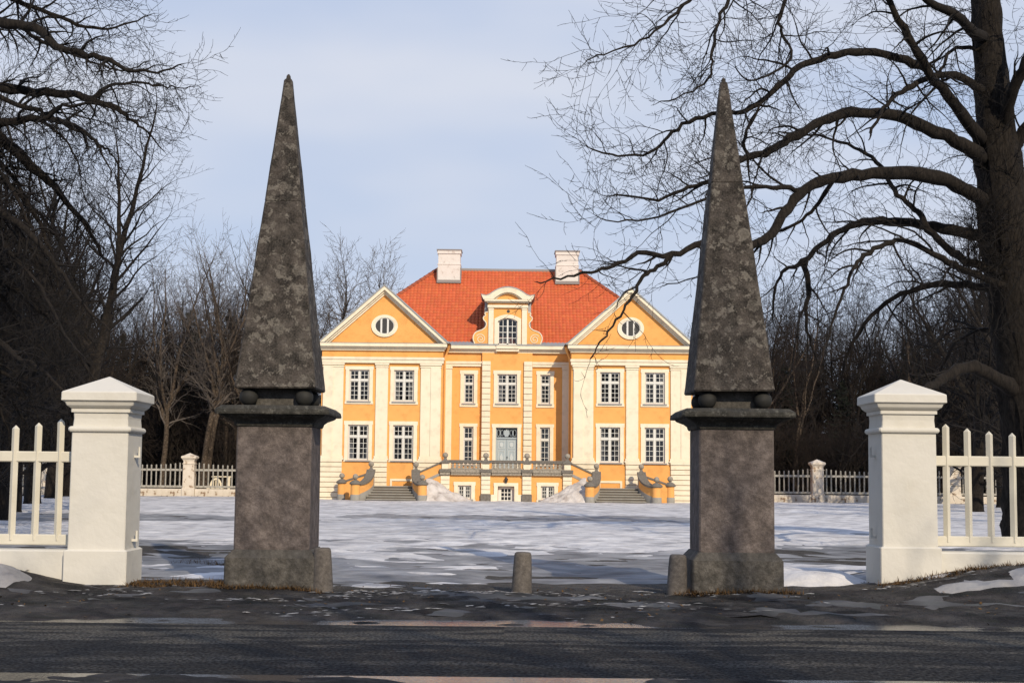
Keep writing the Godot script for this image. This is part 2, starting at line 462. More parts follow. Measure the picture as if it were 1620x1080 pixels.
func build_house() -> void:
	var H := thing("manor_house", Vector3(0.02, 0, -88), "yellow and white baroque manor house with red tiled hipped roof", "house")
	var GY := -0.3
	for s: float in [-1.0, 1.0]:
		var a := func(p: float, q: float) -> Array: return [minf(s * p, s * q), maxf(s * p, s * q)]
		var holes := []
		for c in [8.965, 6.25]:
			holes.append([s * c - 0.61, s * c + 0.61, 5.857, 7.751])
			holes.append([s * c - 0.62, s * c + 0.62, 2.295, 4.42])
		var xx: Array = a.call(3.90, 11.25)
		wall(H, "wing_wall", M.yellow, xx[0], xx[1], GY, 9.36, 0.0, holes)
		for c in [8.965, 6.25]:
			window(H, s * c, 0.61, 5.857, 7.751, 0.0, 0.825, 4, 2, 4, 5.669, 7.962)
			window(H, s * c, 0.62, 2.295, 4.42, 0.0, 0.84, 4, 2, 4, 2.19, 4.649)
		# side walls
		bx(H, "side_wall", M.yellow, s * 11.249, s * 11.0, GY, 9.36, -15.0, -0.245)
		bx(H, "side_wall", M.yellow, s * 3.901, s * 4.12, GY, 9.36, -2.3, -0.245)
		# pilasters
		for p in [[9.92, 11.16, true], [7.22, 7.96, false], [4.01, 5.24, true]]:
			xx = a.call(p[0], p[1])
			var pl := bx(H, "pilaster", M.cream, xx[0], xx[1], 2.55, 8.03, 0.0, 0.10)
			bx(H, "pilaster_base", M.cream, xx[0] - 0.05, xx[1] + 0.05, 2.40, 2.55, 0.0, 0.15)
			bx(H, "pilaster_base", M.cream, xx[0] - 0.10, xx[1] + 0.10, 2.30, 2.40, 0.0, 0.19)
			bx(H, "capital", M.cream, xx[0] - 0.05, xx[1] + 0.05, 7.90, 7.96, 0.0, 0.145)
			bx(H, "capital", M.cream, xx[0] - 0.06, xx[1] + 0.06, 8.03, 8.156, 0.0, 0.17)
			if p[2]:
				var o0: float = p[0] + 0.02 if p[0] < 6 else p[0] + 0.62
				var yy: Array = a.call(o0, o0 + 0.60)
				bx(H, "pilaster", M.cream, yy[0], yy[1], 2.55, 7.90, 0.10, 0.145)
		# rusticated courses below the plinth band
		for p in [[9.92, 11.36], [7.20, 8.15], [3.92, 5.60]]:
			xx = a.call(p[0], p[1])
			bx(H, "plinth_band", M.cream, xx[0] - 0.02, xx[1] + 0.02, 2.175, 2.30, 0.0, 0.20)
			for k in 8:
				bx(H, "stone_course", M.cream, xx[0], xx[1], 2.165 - 0.305 * (k + 1) + 0.03, 2.165 - 0.305 * k, 0.0, 0.13)
		# basement niche
		var nb_ := MB.new()
		var nx := s * 6.28
		nb_.box(nx - 0.72, nx + 0.72, 1.06, 1.19, 0.0, 0.05)
		nb_.box(nx - 0.72, nx - 0.60, 0.5, 1.06, 0.0, 0.05)
		nb_.box(nx + 0.60, nx + 0.72, 0.5, 1.06, 0.0, 0.05)
		part(H, "niche_frame", nb_.mesh(M.cream))
		# entablature
		xx = a.call(3.88, 11.27)
		bx(H, "architrave", M.cream, xx[0] - 0.02, xx[1] + 0.02, 8.156, 8.36, -0.2, 0.19)
		bx(H, "architrave", M.cream, xx[0] - 0.06, xx[1] + 0.06, 8.36, 8.52, -0.2, 0.24)
		bx(H, "cornice", M.cream, xx[0] - 0.05, xx[1] + 0.05, 8.92, 9.04, -0.2, 0.16)
		bx(H, "cornice", M.cream, xx[0] - 0.14, xx[1] + 0.14, 9.04, 9.14, -0.2, 0.30)
		bx(H, "cornice", M.cream, xx[0] - 0.22, xx[1] + 0.22, 9.14, 9.34, -0.2, 0.46)
		bx(H, "flashing", M.sheet_metal, xx[0] - 0.24, xx[1] + 0.24, 9.342, 9.37, -0.2, 0.48)
		# pediment
		var c0 := s * 7.49
		var hwp := 3.99
		var g := MB.new()
		slab(g, PackedVector2Array([Vector2(c0 - hwp + 0.3, 9.36), Vector2(c0 + hwp - 0.3, 9.36), Vector2(c0, 12.60)]), -0.2, 0.0)
		part(H, "gable_wall", g.mesh(M.yellow))
		var sl := Vector2(hwp, 3.56)
		for lay in [[0.0, 0.10, 0.56, "flashing", M.sheet_metal], [0.10, 0.34, 0.50, "raking_cornice", M.cream], [0.34, 0.46, 0.30, "raking_cornice", M.cream], [0.46, 0.60, 0.14, "raking_cornice", M.cream]]:
			var r := MB.new()
			var o0: float = lay[0]
			var o1: float = lay[1]
			var kx := o0 * sl.x / sl.y
			var kx1 := o1 * sl.x / sl.y
			strip(r, [Vector2(c0 + hwp - kx, 9.375), Vector2(c0, 9.375 + 3.56 - o0), Vector2(c0 - hwp + kx, 9.375)], [Vector2(c0 + hwp - kx1 - 0.001, 9.375), Vector2(c0, 9.375 + 3.56 - o1), Vector2(c0 - hwp + kx1 + 0.001, 9.375)], -0.2, lay[2], false)
			part(H, lay[3], r.mesh(lay[4]))
		var ov := MB.new()
		strip(ov, ell(c0, 10.43, 0.81, 0.68, 40), ell(c0, 10.43, 0.60, 0.51, 40), 0.0, 0.09, true)
		var ow := part(H, "oval_window", ov.mesh(M.cream))
		var og := MB.new()
		slab(og, PackedVector2Array(ell(c0, 10.43, 0.60, 0.51, 32)), 0.004, 0.012)
		part(ow, "glass", og.mesh(M.interior))
		var of := MB.new()
		strip(of, ell(c0, 10.43, 0.60, 0.51, 32), ell(c0, 10.43, 0.55, 0.46, 32), 0.012, 0.05, true)
		for dx in [-0.20, 0.20]:
			of.box(c0 + dx - 0.055, c0 + dx + 0.055, 10.43 - 0.44, 10.43 + 0.44, 0.012, 0.05)
		part(ow, "frame", of.mesh(M.window_white))
		# wing roof behind the gable
		var wr := MB.new()
		for q: float in [-1.0, 1.0]:
			var e0 := Vector3(c0 + q * (hwp + 0.02), 9.42, -0.21); var e1 := Vector3(c0, 9.42 + 3.52, -0.21)
			var bk := Vector3(0, 0, -7.5)
			wr.quad(e0, e1, e1 + bk, e0 + bk)
			wr.quad(e0 - Vector3(0, 0.12, 0), e1 - Vector3(0, 0.12, 0), e1 + bk - Vector3(0, 0.12, 0), e0 + bk - Vector3(0, 0.12, 0))
		part(H, "wing_roof", wr.mesh(M.sheet_metal))
		# downpipe in the corner
		var dp := MB.new()
		var dx0 := s * 3.80
		dp.tube(PackedVector3Array([Vector3(s * 3.55, 9.3, 0.1), Vector3(s * 3.62, 9.0, -0.15), Vector3(dx0, 8.6, -0.4), Vector3(dx0, 1.8, -0.4)]), PackedFloat32Array([0.10, 0.08, 0.055, 0.055]), 8)
		part(H, "downpipe", dp.mesh(M.yellow))
		# recessed middle: corner pilaster, band, quoins, narrow windows
		xx = a.call(3.43, 3.86)
		bx(H, "pilaster", M.cream, xx[0], xx[1], 1.6, 8.00, -2.2, -2.08)
		xx = a.call(3.40, 3.88)
		bx(H, "capital", M.cream, xx[0], xx[1], 8.00, 8.171, -2.2, -2.03)
		xx = a.call(1.56, 3.895)
		bx(H, "architrave", M.cream, xx[0], xx[1], 8.171, 8.33, -2.2, -2.06)
		bx(H, "architrave", M.cream, xx[0], xx[1], 8.33, 8.486, -2.2, -2.01)
		xx = a.call(1.035, 1.555)
		bx(H, "architrave", M.cream, xx[0], xx[1], 8.25, 8.49, -2.0, -1.82)
		for k in 30:
			var y0 := 8.235 - 0.355 * (k + 1)
			bx(H, "quoin", M.cream, xx[0], xx[1], y0 + 0.028, y0 + 0.355, -2.0, -1.84)
		window(H, s * 2.372, 0.315, 5.897, 7.705, -2.2, 0.53, 4, 2, 2, 5.662, 7.934)
		window(H, s * 2.372, 0.315, 2.11, 4.44, -2.2, 0.53, 4, 2, 2, 2.0, 4.636)
		# main cornice over the recess
		xx = a.call(0.62, 3.7)
		bx(H, "cornice", M.cream, xx[0], xx[1], 9.02, 9.14, -2.2, -1.98)
		bx(H, "cornice", M.cream, xx[0], xx[1], 9.14, 9.24, -2.2, -1.86)
		bx(H, "cornice", M.cream, xx[0], xx[1], 9.24, 9.45, -2.2, -1.70)
		bx(H, "gutter_sheet", M.sheet_metal, xx[0] - 0.02, xx[1] + 0.02, 9.452, 9.50, -2.6, -1.68)
		var gs := MB.new()
		gs.quad(Vector3(xx[0], 9.50, -1.70), Vector3(xx[1], 9.50, -1.70), Vector3(xx[1], 9.76, -2.32), Vector3(xx[0], 9.76, -2.32))
		part(H, "flashing", gs.mesh(M.sheet_metal))
	# recess wall and middle projection
	var mh := []
	for s: float in [-1.0, 1.0]:
		mh.append([s * 2.372 - 0.315, s * 2.372 + 0.315, 5.897, 7.705])
		mh.append([s * 2.372 - 0.315, s * 2.372 + 0.315, 2.11, 4.44])
	for s: float in [-1.0, 1.0]:
		var hs := []
		for q in mh:
			if q[0] * s > 0: hs.append(q)
		wall(H, "middle_wall", M.yellow, -3.9 if s < 0 else 1.56, -1.56 if s < 0 else 3.9, GY, 9.36, -2.2, hs)
	wall(H, "middle_wall", M.yellow, -1.56, 1.56, GY, 9.36, -1.98, [[-0.61, 0.61, 5.897, 7.705], [-0.67, 0.67, 1.75, 4.40]], 0.4)
	window(H, 0, 0.61, 5.897, 7.705, -1.98, 0.825, 4, 2, 4, 5.662, 7.934)
	bx(H, "cornice", M.cream, -0.72, 0.72, 9.10, 9.26, -2.0, -1.72)
	bx(H, "cornice", M.cream, -0.70, 0.70, 9.26, 9.453, -2.0, -1.62)
	bx(H, "flashing", M.sheet_metal, -0.72, 0.72, 9.455, 9.49, -2.0, -1.60)
	# entrance door
	var dz := -1.98
	var ds := MB.new()
	ds.box(-0.92, 0.92, 4.40, 4.62, dz, dz + 0.07)
	ds.box(-0.88, -0.67, 1.75, 4.40, dz, dz + 0.07)
	ds.box(0.67, 0.88, 1.75, 4.40, dz, dz + 0.07)
	var door := part(H, "entrance_door", ds.mesh(M.cream))
	var df := MB.new()
	df.box(-0.67, -0.61, 1.75, 4.40, dz - 0.22, dz - 0.10); df.box(0.61, 0.67, 1.75, 4.40, dz - 0.22, dz - 0.10)
	df.box(-0.61, 0.61, 4.34, 4.40, dz - 0.22, dz - 0.10); df.box(-0.61, 0.61, 3.70, 3.80, dz - 0.22, dz - 0.08)
	part(door, "frame", df.mesh(M.door_blue))
	for s: float in [-1.0, 1.0]:
		var lf := MB.new()
		lf.box(minf(s * 0.006, s * 0.61), maxf(s * 0.006, s * 0.61), 1.75, 3.70, dz - 0.20, dz - 0.15)
		part(door, "door_leaf", lf.mesh(M.door_blue))
		var pn := MB.new()
		for q in [[3.10, 3.58], [2.10, 2.98]]:
			var xc: float = s * 0.31
			strip(pn, [Vector2(xc - 0.2, q[0]), Vector2(xc + 0.2, q[0]), Vector2(xc + 0.2, q[1]), Vector2(xc - 0.2, q[1])], [Vector2(xc - 0.165, q[0] + 0.035), Vector2(xc + 0.165, q[0] + 0.035), Vector2(xc + 0.165, q[1] - 0.035), Vector2(xc - 0.165, q[1] - 0.035)], dz - 0.15, dz - 0.125, true)
			slab(pn, PackedVector2Array(ell(xc, (q[0] + q[1]) / 2, 0.115, (q[1] - q[0]) * 0.34, 8 if q[0] > 3 else 4)), dz - 0.15, dz - 0.12)
		part(door, "panel", pn.mesh(M.door_pale))
	var hd := MB.new()
	hd.tube(PackedVector3Array([Vector3(0.05, 2.62, dz - 0.15), Vector3(0.05, 2.62, dz - 0.09), Vector3(0.05, 2.50, dz - 0.08)]), PackedFloat32Array([0.02, 0.02, 0.016]), 6)
	part(door, "handle", hd.mesh(M.dark_metal))
	var tg := MB.new()
	tg.box(-0.61, 0.61, 3.80, 4.34, dz - 0.19, dz - 0.18)
	part(door, "glass", tg.mesh(M.glass))
	var tr := MB.new()
	for s: float in [-1.0, 1.0]:
		for q in [[0.50, 0.14], [0.28, 0.12]]:
			var pp := PackedVector3Array(); var rr := PackedFloat32Array()
			for i in 13:
				var an := TAU * i / 12.0
				pp.append(Vector3(s * q[0] + cos(an) * 0.09, 4.07 + sin(an) * q[1] * 1.5, dz - 0.15)); rr.append(0.016)
			tr.tube(pp, rr, 5)
		tr.tube(PackedVector3Array([Vector3(s * 0.39, 3.80, dz - 0.15), Vector3(s * 0.39, 4.34, dz - 0.15)]), PackedFloat32Array([0.014, 0.014]), 5)
	slab(tr, PackedVector2Array([Vector2(-0.15, 4.26), Vector2(-0.17, 4.0), Vector2(-0.09, 3.84), Vector2(0.09, 3.84), Vector2(0.17, 4.0), Vector2(0.15, 4.26), Vector2(0.07, 4.22), Vector2(0, 4.30), Vector2(-0.07, 4.22)]), dz - 0.17, dz - 0.11)
	part(door, "transom_ornament", tr.mesh(M.door_blue))
	# dark rooms behind the panes, the back of the house
	bx(H, "interior", M.interior, -10.9, 10.9, GY, 9.3, -14.8, -3.0)
	for s: float in [-1.0, 1.0]: bx(H, "interior", M.interior, minf(s * 4.2, s * 10.9), maxf(s * 4.2, s * 10.9), GY, 9.3, -3.0, -0.75)
	bx(H, "rear_wall", M.yellow, -11.0, 11.0, GY, 9.3, -15.0, -14.805)
	house_roof(H)
	house_dormer(H)
func house_roof(H: Node3D) -> void:
	# hipped roof: front slope of pantiles with their own relief, hip and ridge tiles
	var base := MB.new()
	var e := [Vector3(-11.5, 9.42, -1.95), Vector3(11.5, 9.42, -1.95), Vector3(11.5, 9.42, -15.3), Vector3(-11.5, 9.42, -15.3)]
	var r0 := Vector3(-4.76, 15.10, -8.6); var r1 := Vector3(4.76, 15.10, -8.6)
	base.tint = true
	base.col = Color(0.42, 0.10, 0.04)
	base.quad(e[0], e[1], r1, r0); base.quad(e[2], e[3], r0, r1)
	base.tri(e[1], e[2], r1); base.tri(e[3], e[0], r0)
	base.quad(e[3], e[2], e[1], e[0])
	var roof := part(H, "roof", base.mesh(M.tile))
	var up := Vector3(0, 5.68, -6.65)
	var L := up.length()
	up = up / L
	var nr := Vector3(0, 6.65, 5.68).normalized()
	var rows := 27
	var cols := 100
	var cw := 23.0 / cols
	var rh := L / rows
	var t := MB.new()
	t.tint = true
	var lr := RandomNumberGenerator.new(); lr.seed = 9
	var prof: Array[float] = [0.0, 0.022, 0.038, 0.028, 0.004]
	for j in rows:
		for i in cols:
			var x := -11.5 + i * cw
			var lim := 11.5 - 6.74 * (j + 0.5) / rows
			if absf(x + cw / 2) > lim: continue
			if absf(x + cw / 2) < 1.18 and j * rh < 3.3: continue      # the dormer stands here
			var k := lr.randf_range(0.90, 1.06)
			t.col = Color(0.62 * k, (0.142 + lr.randf_range(-0.010, 0.015)) * k, 0.056 * k)
			var lift := lr.randf_range(0.0, 0.012)
			for q in 4:
				var xa := x + cw * q / 4.0; var xb := x + cw * (q + 1) / 4.0
				var p0 := Vector3(xa, 9.42, -1.95) + up * (j * rh - 0.03) + nr * (prof[q] + 0.028 + lift)
				var p1 := Vector3(xb, 9.42, -1.95) + up * (j * rh - 0.03) + nr * (prof[q + 1] + 0.028 + lift)
				var p2 := Vector3(xb, 9.42, -1.95) + up * ((j + 1) * rh) + nr * (prof[q + 1] + 0.008)
				var p3 := Vector3(xa, 9.42, -1.95) + up * ((j + 1) * rh) + nr * (prof[q] + 0.008)
				t.quad(p0, p1, p2, p3)
				t.quad(p0 - nr * 0.03, p1 - nr * 0.03, p1, p0)
	var tf := part(roof, "roof_tiles", t.mesh(M.tile))
	tag(tf, "", "", "", "stuff")
	for s: float in [-1.0, 1.0]:
		for k in 26:
			var a: Vector3 = (e[0] if s < 0 else e[1]).lerp(r0 if s < 0 else r1, k / 26.0)
			var b: Vector3 = (e[0] if s < 0 else e[1]).lerp(r0 if s < 0 else r1, (k + 1.15) / 26.0)
			if k < 8: continue
			var h := MB.new()
			h.tint = true
			var q := lr.randf_range(0.8, 1.0)
			h.col = Color(0.40 * q, 0.115 * q, 0.06 * q)
			h.tube(PackedVector3Array([a + Vector3(0, 0.02, 0), b + Vector3(0, 0.02, 0)]), PackedFloat32Array([0.15, 0.12]), 8)
			part(roof, "hip_tile", h.mesh(M.tile))
	var rg := MB.new()
	rg.tube(PackedVector3Array([r0 + Vector3(0, 0.02, 0), Vector3(0, 15.09, -8.6), r1 + Vector3(0, 0.02, 0)]), PackedFloat32Array([0.14, 0.14, 0.14]), 8)
	part(roof, "ridge_cap", rg.mesh(M.ridge_grey))
	for s: float in [-1.0, 1.0]:
		var x0 := s * 3.17; var x1 := s * 4.66
		var xa := minf(x0, x1); var xb := maxf(x0, x1)
		var ch := MB.new()
		ch.box(xa, xb, 13.9, 15.30, -8.7, -7.35)
		ch.box(xa + 0.02, xb - 0.02, 15.36, 16.03, -8.68, -7.37)
		ch.box(xa - 0.03, xb + 0.03, 15.30, 15.36, -8.73, -7.32)
		ch.box(xa - 0.04, xb + 0.04, 16.03, 16.25, -8.74, -7.31)
		var chim := part(roof, "chimney", ch.mesh(M.chimney_white))
		chim.set_meta("label", "white rendered chimney at the %s end of the ridge" % ("left" if s < 0 else "right"))
		var cap := MB.new()
		cap.box(xa - 0.09, xb + 0.09, 16.25, 16.32, -8.79, -7.26)
		cap.box(xa - 0.06, xb + 0.06, 14.06, 14.26, -7.35, -7.18)
		cap.box(xa - 0.06, xa - 0.003, 14.26, 15.1, -8.3, -7.3)
		cap.box(xb + 0.003, xb + 0.06, 14.26, 15.1, -8.3, -7.3)
		part(roof, "chimney_flashing", cap.mesh(M.ridge_grey))
func house_dormer(H: Node3D) -> void:
	var z := -1.95
	var arch := []; var arch_in := []; var hole := []
	for i in 13:
		var u := -1.0 + i / 6.0
		arch.append(Vector2(u * 0.83, 11.42 - 0.27 * u * u))
		arch_in.append(Vector2(u * 0.60, 11.20 - 0.20 * u * u))
	var ow := [Vector2(-0.83, 9.52)]; ow.append_array(arch); ow.append(Vector2(0.83, 9.52))
	var iw := [Vector2(-0.60, 9.52)]; iw.append_array(arch_in); iw.append(Vector2(0.60, 9.52))
	# front wall round the window
	var outer := [Vector2(-1.25, 9.45)]
	for i in 13: outer.append(Vector2((-1.0 + i / 6.0) * 1.25, 12.30))
	outer.append(Vector2(1.25, 9.45))
	var fw := MB.new()
	strip(fw, outer, iw, z - 0.3, z, false)
	var D := part(H, "dormer", fw.mesh(M.yellow))
	var sr := MB.new()
	strip(sr, ow, iw, z, z + 0.07, false)
	sr.box(-0.83, 0.83, 9.46, 9.54, z, z + 0.09)
	part(D, "window_surround", sr.mesh(M.cream))
	var f := MB.new()
	f.box(-0.05, 0.05, 9.56, 11.18, z - 0.16, z - 0.10)
	for s: float in [-1.0, 1.0]:
		f.box(minf(s * 0.53, s * 0.60), maxf(s * 0.53, s * 0.60), 9.56, 11.0, z - 0.16, z - 0.10)
		f.box(s * 0.29 - 0.018, s * 0.29 + 0.018, 9.6, 11.12, z - 0.15, z - 0.115)
	f.box(-0.6, 0.6, 9.54, 9.62, z - 0.16, z - 0.10)
	for y in [9.96, 10.32, 10.70]: f.box(-0.55, 0.55, y - 0.018, y + 0.018, z - 0.152, z - 0.112)
	strip(f, arch_in, ell_shift(arch_in, -0.06), z - 0.16, z - 0.10, false)
	part(D, "sash", f.mesh(M.window_white))
	var g := MB.new()
	g.box(-0.58, 0.58, 9.58, 11.16, z - 0.142, z - 0.136)
	part(D, "glass", g.mesh(M.glass))
	bx(D, "room", M.interior, -0.8, 0.8, 9.45, 11.5, z - 1.2, z - 0.8)
	var cu := MB.new()
	cu.quad(Vector3(-0.55, 9.6, z - 0.3), Vector3(-0.02, 9.6, z - 0.32), Vector3(-0.02, 9.93, z - 0.32), Vector3(-0.55, 9.93, z - 0.3))
	cu.quad(Vector3(0.03, 9.6, z - 0.3), Vector3(0.2, 9.6, z - 0.32), Vector3(0.14, 9.93, z - 0.32), Vector3(0.03, 9.93, z - 0.3))
	part(D, "curtain", cu.mesh(M.curtain))
	for s: float in [-1.0, 1.0]:
		var xa := minf(s * 0.88, s * 1.20); var xb := maxf(s * 0.88, s * 1.20)
		bx(D, "pilaster", M.cream, xa, xb, 9.46, 11.83, z, z + 0.10)
		bx(D, "capital", M.cream, xa - 0.03, xb + 0.03, 11.72, 11.76, z, z + 0.13)
		# scroll bracket at the side
		var pts := PackedVector2Array([Vector2(1.25, 9.46), Vector2(2.02, 9.46)])
		for i in 10:
			var an := -0.6 + i * 0.22
			pts.append(Vector2(1.72 + cos(an) * 0.43, 9.93 + sin(an) * 0.46))
		for q in [[1.58, 10.46], [1.42, 10.58], [1.34, 10.72], [1.33, 10.86], [1.40, 10.98], [1.50, 11.08], [1.53, 11.20], [1.48, 11.30], [1.40, 11.33], [1.38, 11.40], [1.44, 11.47], [1.40, 11.54], [1.31, 11.56], [1.25, 11.56]]:
			pts.append(Vector2(q[0], q[1]))
		var mp := PackedVector2Array()
		for p in pts: mp.append(Vector2(p.x * s, p.y))
		var vb := MB.new()
		slab(vb, mp, z - 0.25, z - 0.01)
		var vol := part(D, "scroll", vb.mesh(M.yellow))
		var sp := MB.new()
		var sp_p := PackedVector3Array(); var sp_r := PackedFloat32Array()
		for i in range(1, mp.size()):
			sp_p.append(Vector3(mp[i].x, mp[i].y, z)); sp_r.append(0.038)
		sp.tube(sp_p, sp_r, 6)
		sp_p = PackedVector3Array(); sp_r = PackedFloat32Array()
		for i in 44:
			var an := 0.6 + i * 0.27
			var r := 0.31 * (1.0 - i / 50.0)
			sp_p.append(Vector3(s * (1.68 + cos(an) * r), 9.88 + sin(an) * r, z)); sp_r.append(0.026)
		sp.tube(sp_p, sp_r, 6)
		part(vol, "scroll_line", sp.mesh(M.cream))
		# metal cheek behind
		var ck := MB.new()
		ck.quad(Vector3(s * 1.45, 9.5, z - 0.26), Vector3(s * 1.45, 9.9, z - 0.7), Vector3(s * 1.45, 12.4, z - 3.6), Vector3(s * 1.45, 12.4, z - 0.26))
		ck.quad(Vector3(s * 1.25, 9.5, z - 0.26), Vector3(s * 1.45, 9.5, z - 0.26), Vector3(s * 1.45, 12.4, z - 0.26), Vector3(s * 1.25, 12.4, z - 0.26))
		part(D, "cheek", ck.mesh(M.sheet_metal))
	bx(D, "architrave", M.cream, -1.27, 1.27, 11.83, 12.01, z - 0.2, z + 0.16)
	bx(D, "frieze", M.yellow, -1.20, 1.20, 12.01, 12.13, z - 0.2, z + 0.06)
	bx(D, "cornice", M.cream, -1.32, 1.32, 12.13, 12.21, z - 0.2, z + 0.22)
	bx(D, "cornice", M.cream, -1.46, 1.46, 12.21, 12.33, z - 0.2, z + 0.36)
	var o2 := [Vector2(-1.66, 12.62), Vector2(-1.36, 12.56)]; var i2 := [Vector2(-1.52, 12.33), Vector2(-0.92, 12.332)]
	var o3 := [Vector2(-1.70, 12.66), Vector2(-1.36, 12.60)]
	var ty := PackedVector2Array([Vector2(-0.9, 12.33)])
	for i in 15:
		var u := -1.0 + i / 7.0
		o2.append(Vector2(u * 1.15, 12.62 + 0.46 * (1 - u * u))); i2.append(Vector2(u * 0.88, 12.36 + 0.42 * (1 - u * u)))
		o3.append(Vector2(u * 1.17, 12.67 + 0.47 * (1 - u * u)))
		ty.append(Vector2(u * 0.86, 12.36 + 0.42 * (1 - u * u)))
	o2.append_array([Vector2(1.36, 12.56), Vector2(1.66, 12.62)]); i2.append_array([Vector2(0.92, 12.332), Vector2(1.52, 12.33)])
	o3.append_array([Vector2(1.36, 12.60), Vector2(1.70, 12.66)])
	ty.append(Vector2(0.9, 12.33))
	var seg := MB.new()
	strip(seg, o2, i2, z - 0.2, z + 0.38, false)
	part(D, "segmental_pediment", seg.mesh(M.cream))
	var mo := MB.new()
	var in3 := []
	for i in i2.size(): in3.append(i2[i].lerp(Vector2(0, 12.42), 0.18))
	in3[0] = i2[0]; in3[1] = i2[1]; in3[in3.size() - 1] = i2[i2.size() - 1]; in3[in3.size() - 2] = i2[i2.size() - 2]
	strip(mo, i2, in3, z - 0.2, z + 0.16, false)
	part(D, "inner_moulding", mo.mesh(M.cream))
	var tb := MB.new()
	slab(tb, ty, z - 0.2, z + 0.05)
	part(D, "tympanum", tb.mesh(M.yellow))
	var rf := MB.new()
	strip(rf, o3, o2, z - 3.6, z + 0.40, false)
	part(D, "dormer_roof", rf.mesh(M.sheet_metal))
	var vt := MB.new()
	slab(vt, PackedVector2Array(ell(0.03, 11.62, 0.10, 0.10, 14)), z, z + 0.012)
	part(D, "vent", vt.mesh(M.dark_metal))
func ell_shift(a: Array, dy: float) -> Array:
	var o := []
	for p in a: o.append(Vector2(p.x * 0.95, p.y + dy))
	return o

# ------------------------------------------------------------------ terrace with its two flights of steps
func sweep(b: MB, path: Array, top: Array, bottom: Array, th: float) -> void:    # upright wall along a plan path of Vector2(x, z)
	var L := []; var R := []
	for i in path.size():
		var a: Vector2 = path[maxi(i - 1, 0)]
		var c: Vector2 = path[mini(i + 1, path.size() - 1)]
		var d := (c - a).normalized()
		var nn := Vector2(-d.y, d.x) * th / 2
		L.append(path[i] + nn); R.append(path[i] - nn)
	for i in path.size() - 1:
		var l0 := Vector3(L[i].x, 0, L[i].y); var l1 := Vector3(L[i + 1].x, 0, L[i + 1].y)
		var r0 := Vector3(R[i].x, 0, R[i].y); var r1 := Vector3(R[i + 1].x, 0, R[i + 1].y)
		var t0 := Vector3(0, top[i], 0); var t1 := Vector3(0, top[i + 1], 0)
		var b0 := Vector3(0, bottom[i], 0); var b1 := Vector3(0, bottom[i + 1], 0)
		b.quad(l0 + b0, l1 + b1, l1 + t1, l0 + t0)
		b.quad(r1 + b1, r0 + b0, r0 + t0, r1 + t1)
		b.quad(l0 + t0, l1 + t1, r1 + t1, r0 + t0)
		b.quad(r0 + b0, r1 + b1, l1 + b1, l0 + b0)
	for i in [0, path.size() - 1]:
		var l := Vector3(L[i].x, 0, L[i].y); var r := Vector3(R[i].x, 0, R[i].y)
		var t := Vector3(0, top[i], 0); var bo := Vector3(0, bottom[i], 0)
		b.quad(l + bo, l + t, r + t, r + bo)
func ball_post(parent: Node, x: float, z: float, y_ball: float, half: float) -> void:
	var cap := part(parent, "post_cap", loft([[half + 0.03, y_ball - 0.48], [half + 0.07, y_ball - 0.46], [half + 0.07, y_ball - 0.39], [half * 0.62, y_ball - 0.28], [half * 0.38, y_ball - 0.19], [half * 0.42, y_ball - 0.13]], M.coping), Vector3(x, 0, z))
	part(cap, "stone_ball", ball(0.165, M.sandstone), Vector3(0, y_ball, 0))
func shift(a: Array, d: float) -> Array:
	var o := []
	for q in a: o.append(q + d)
	return o
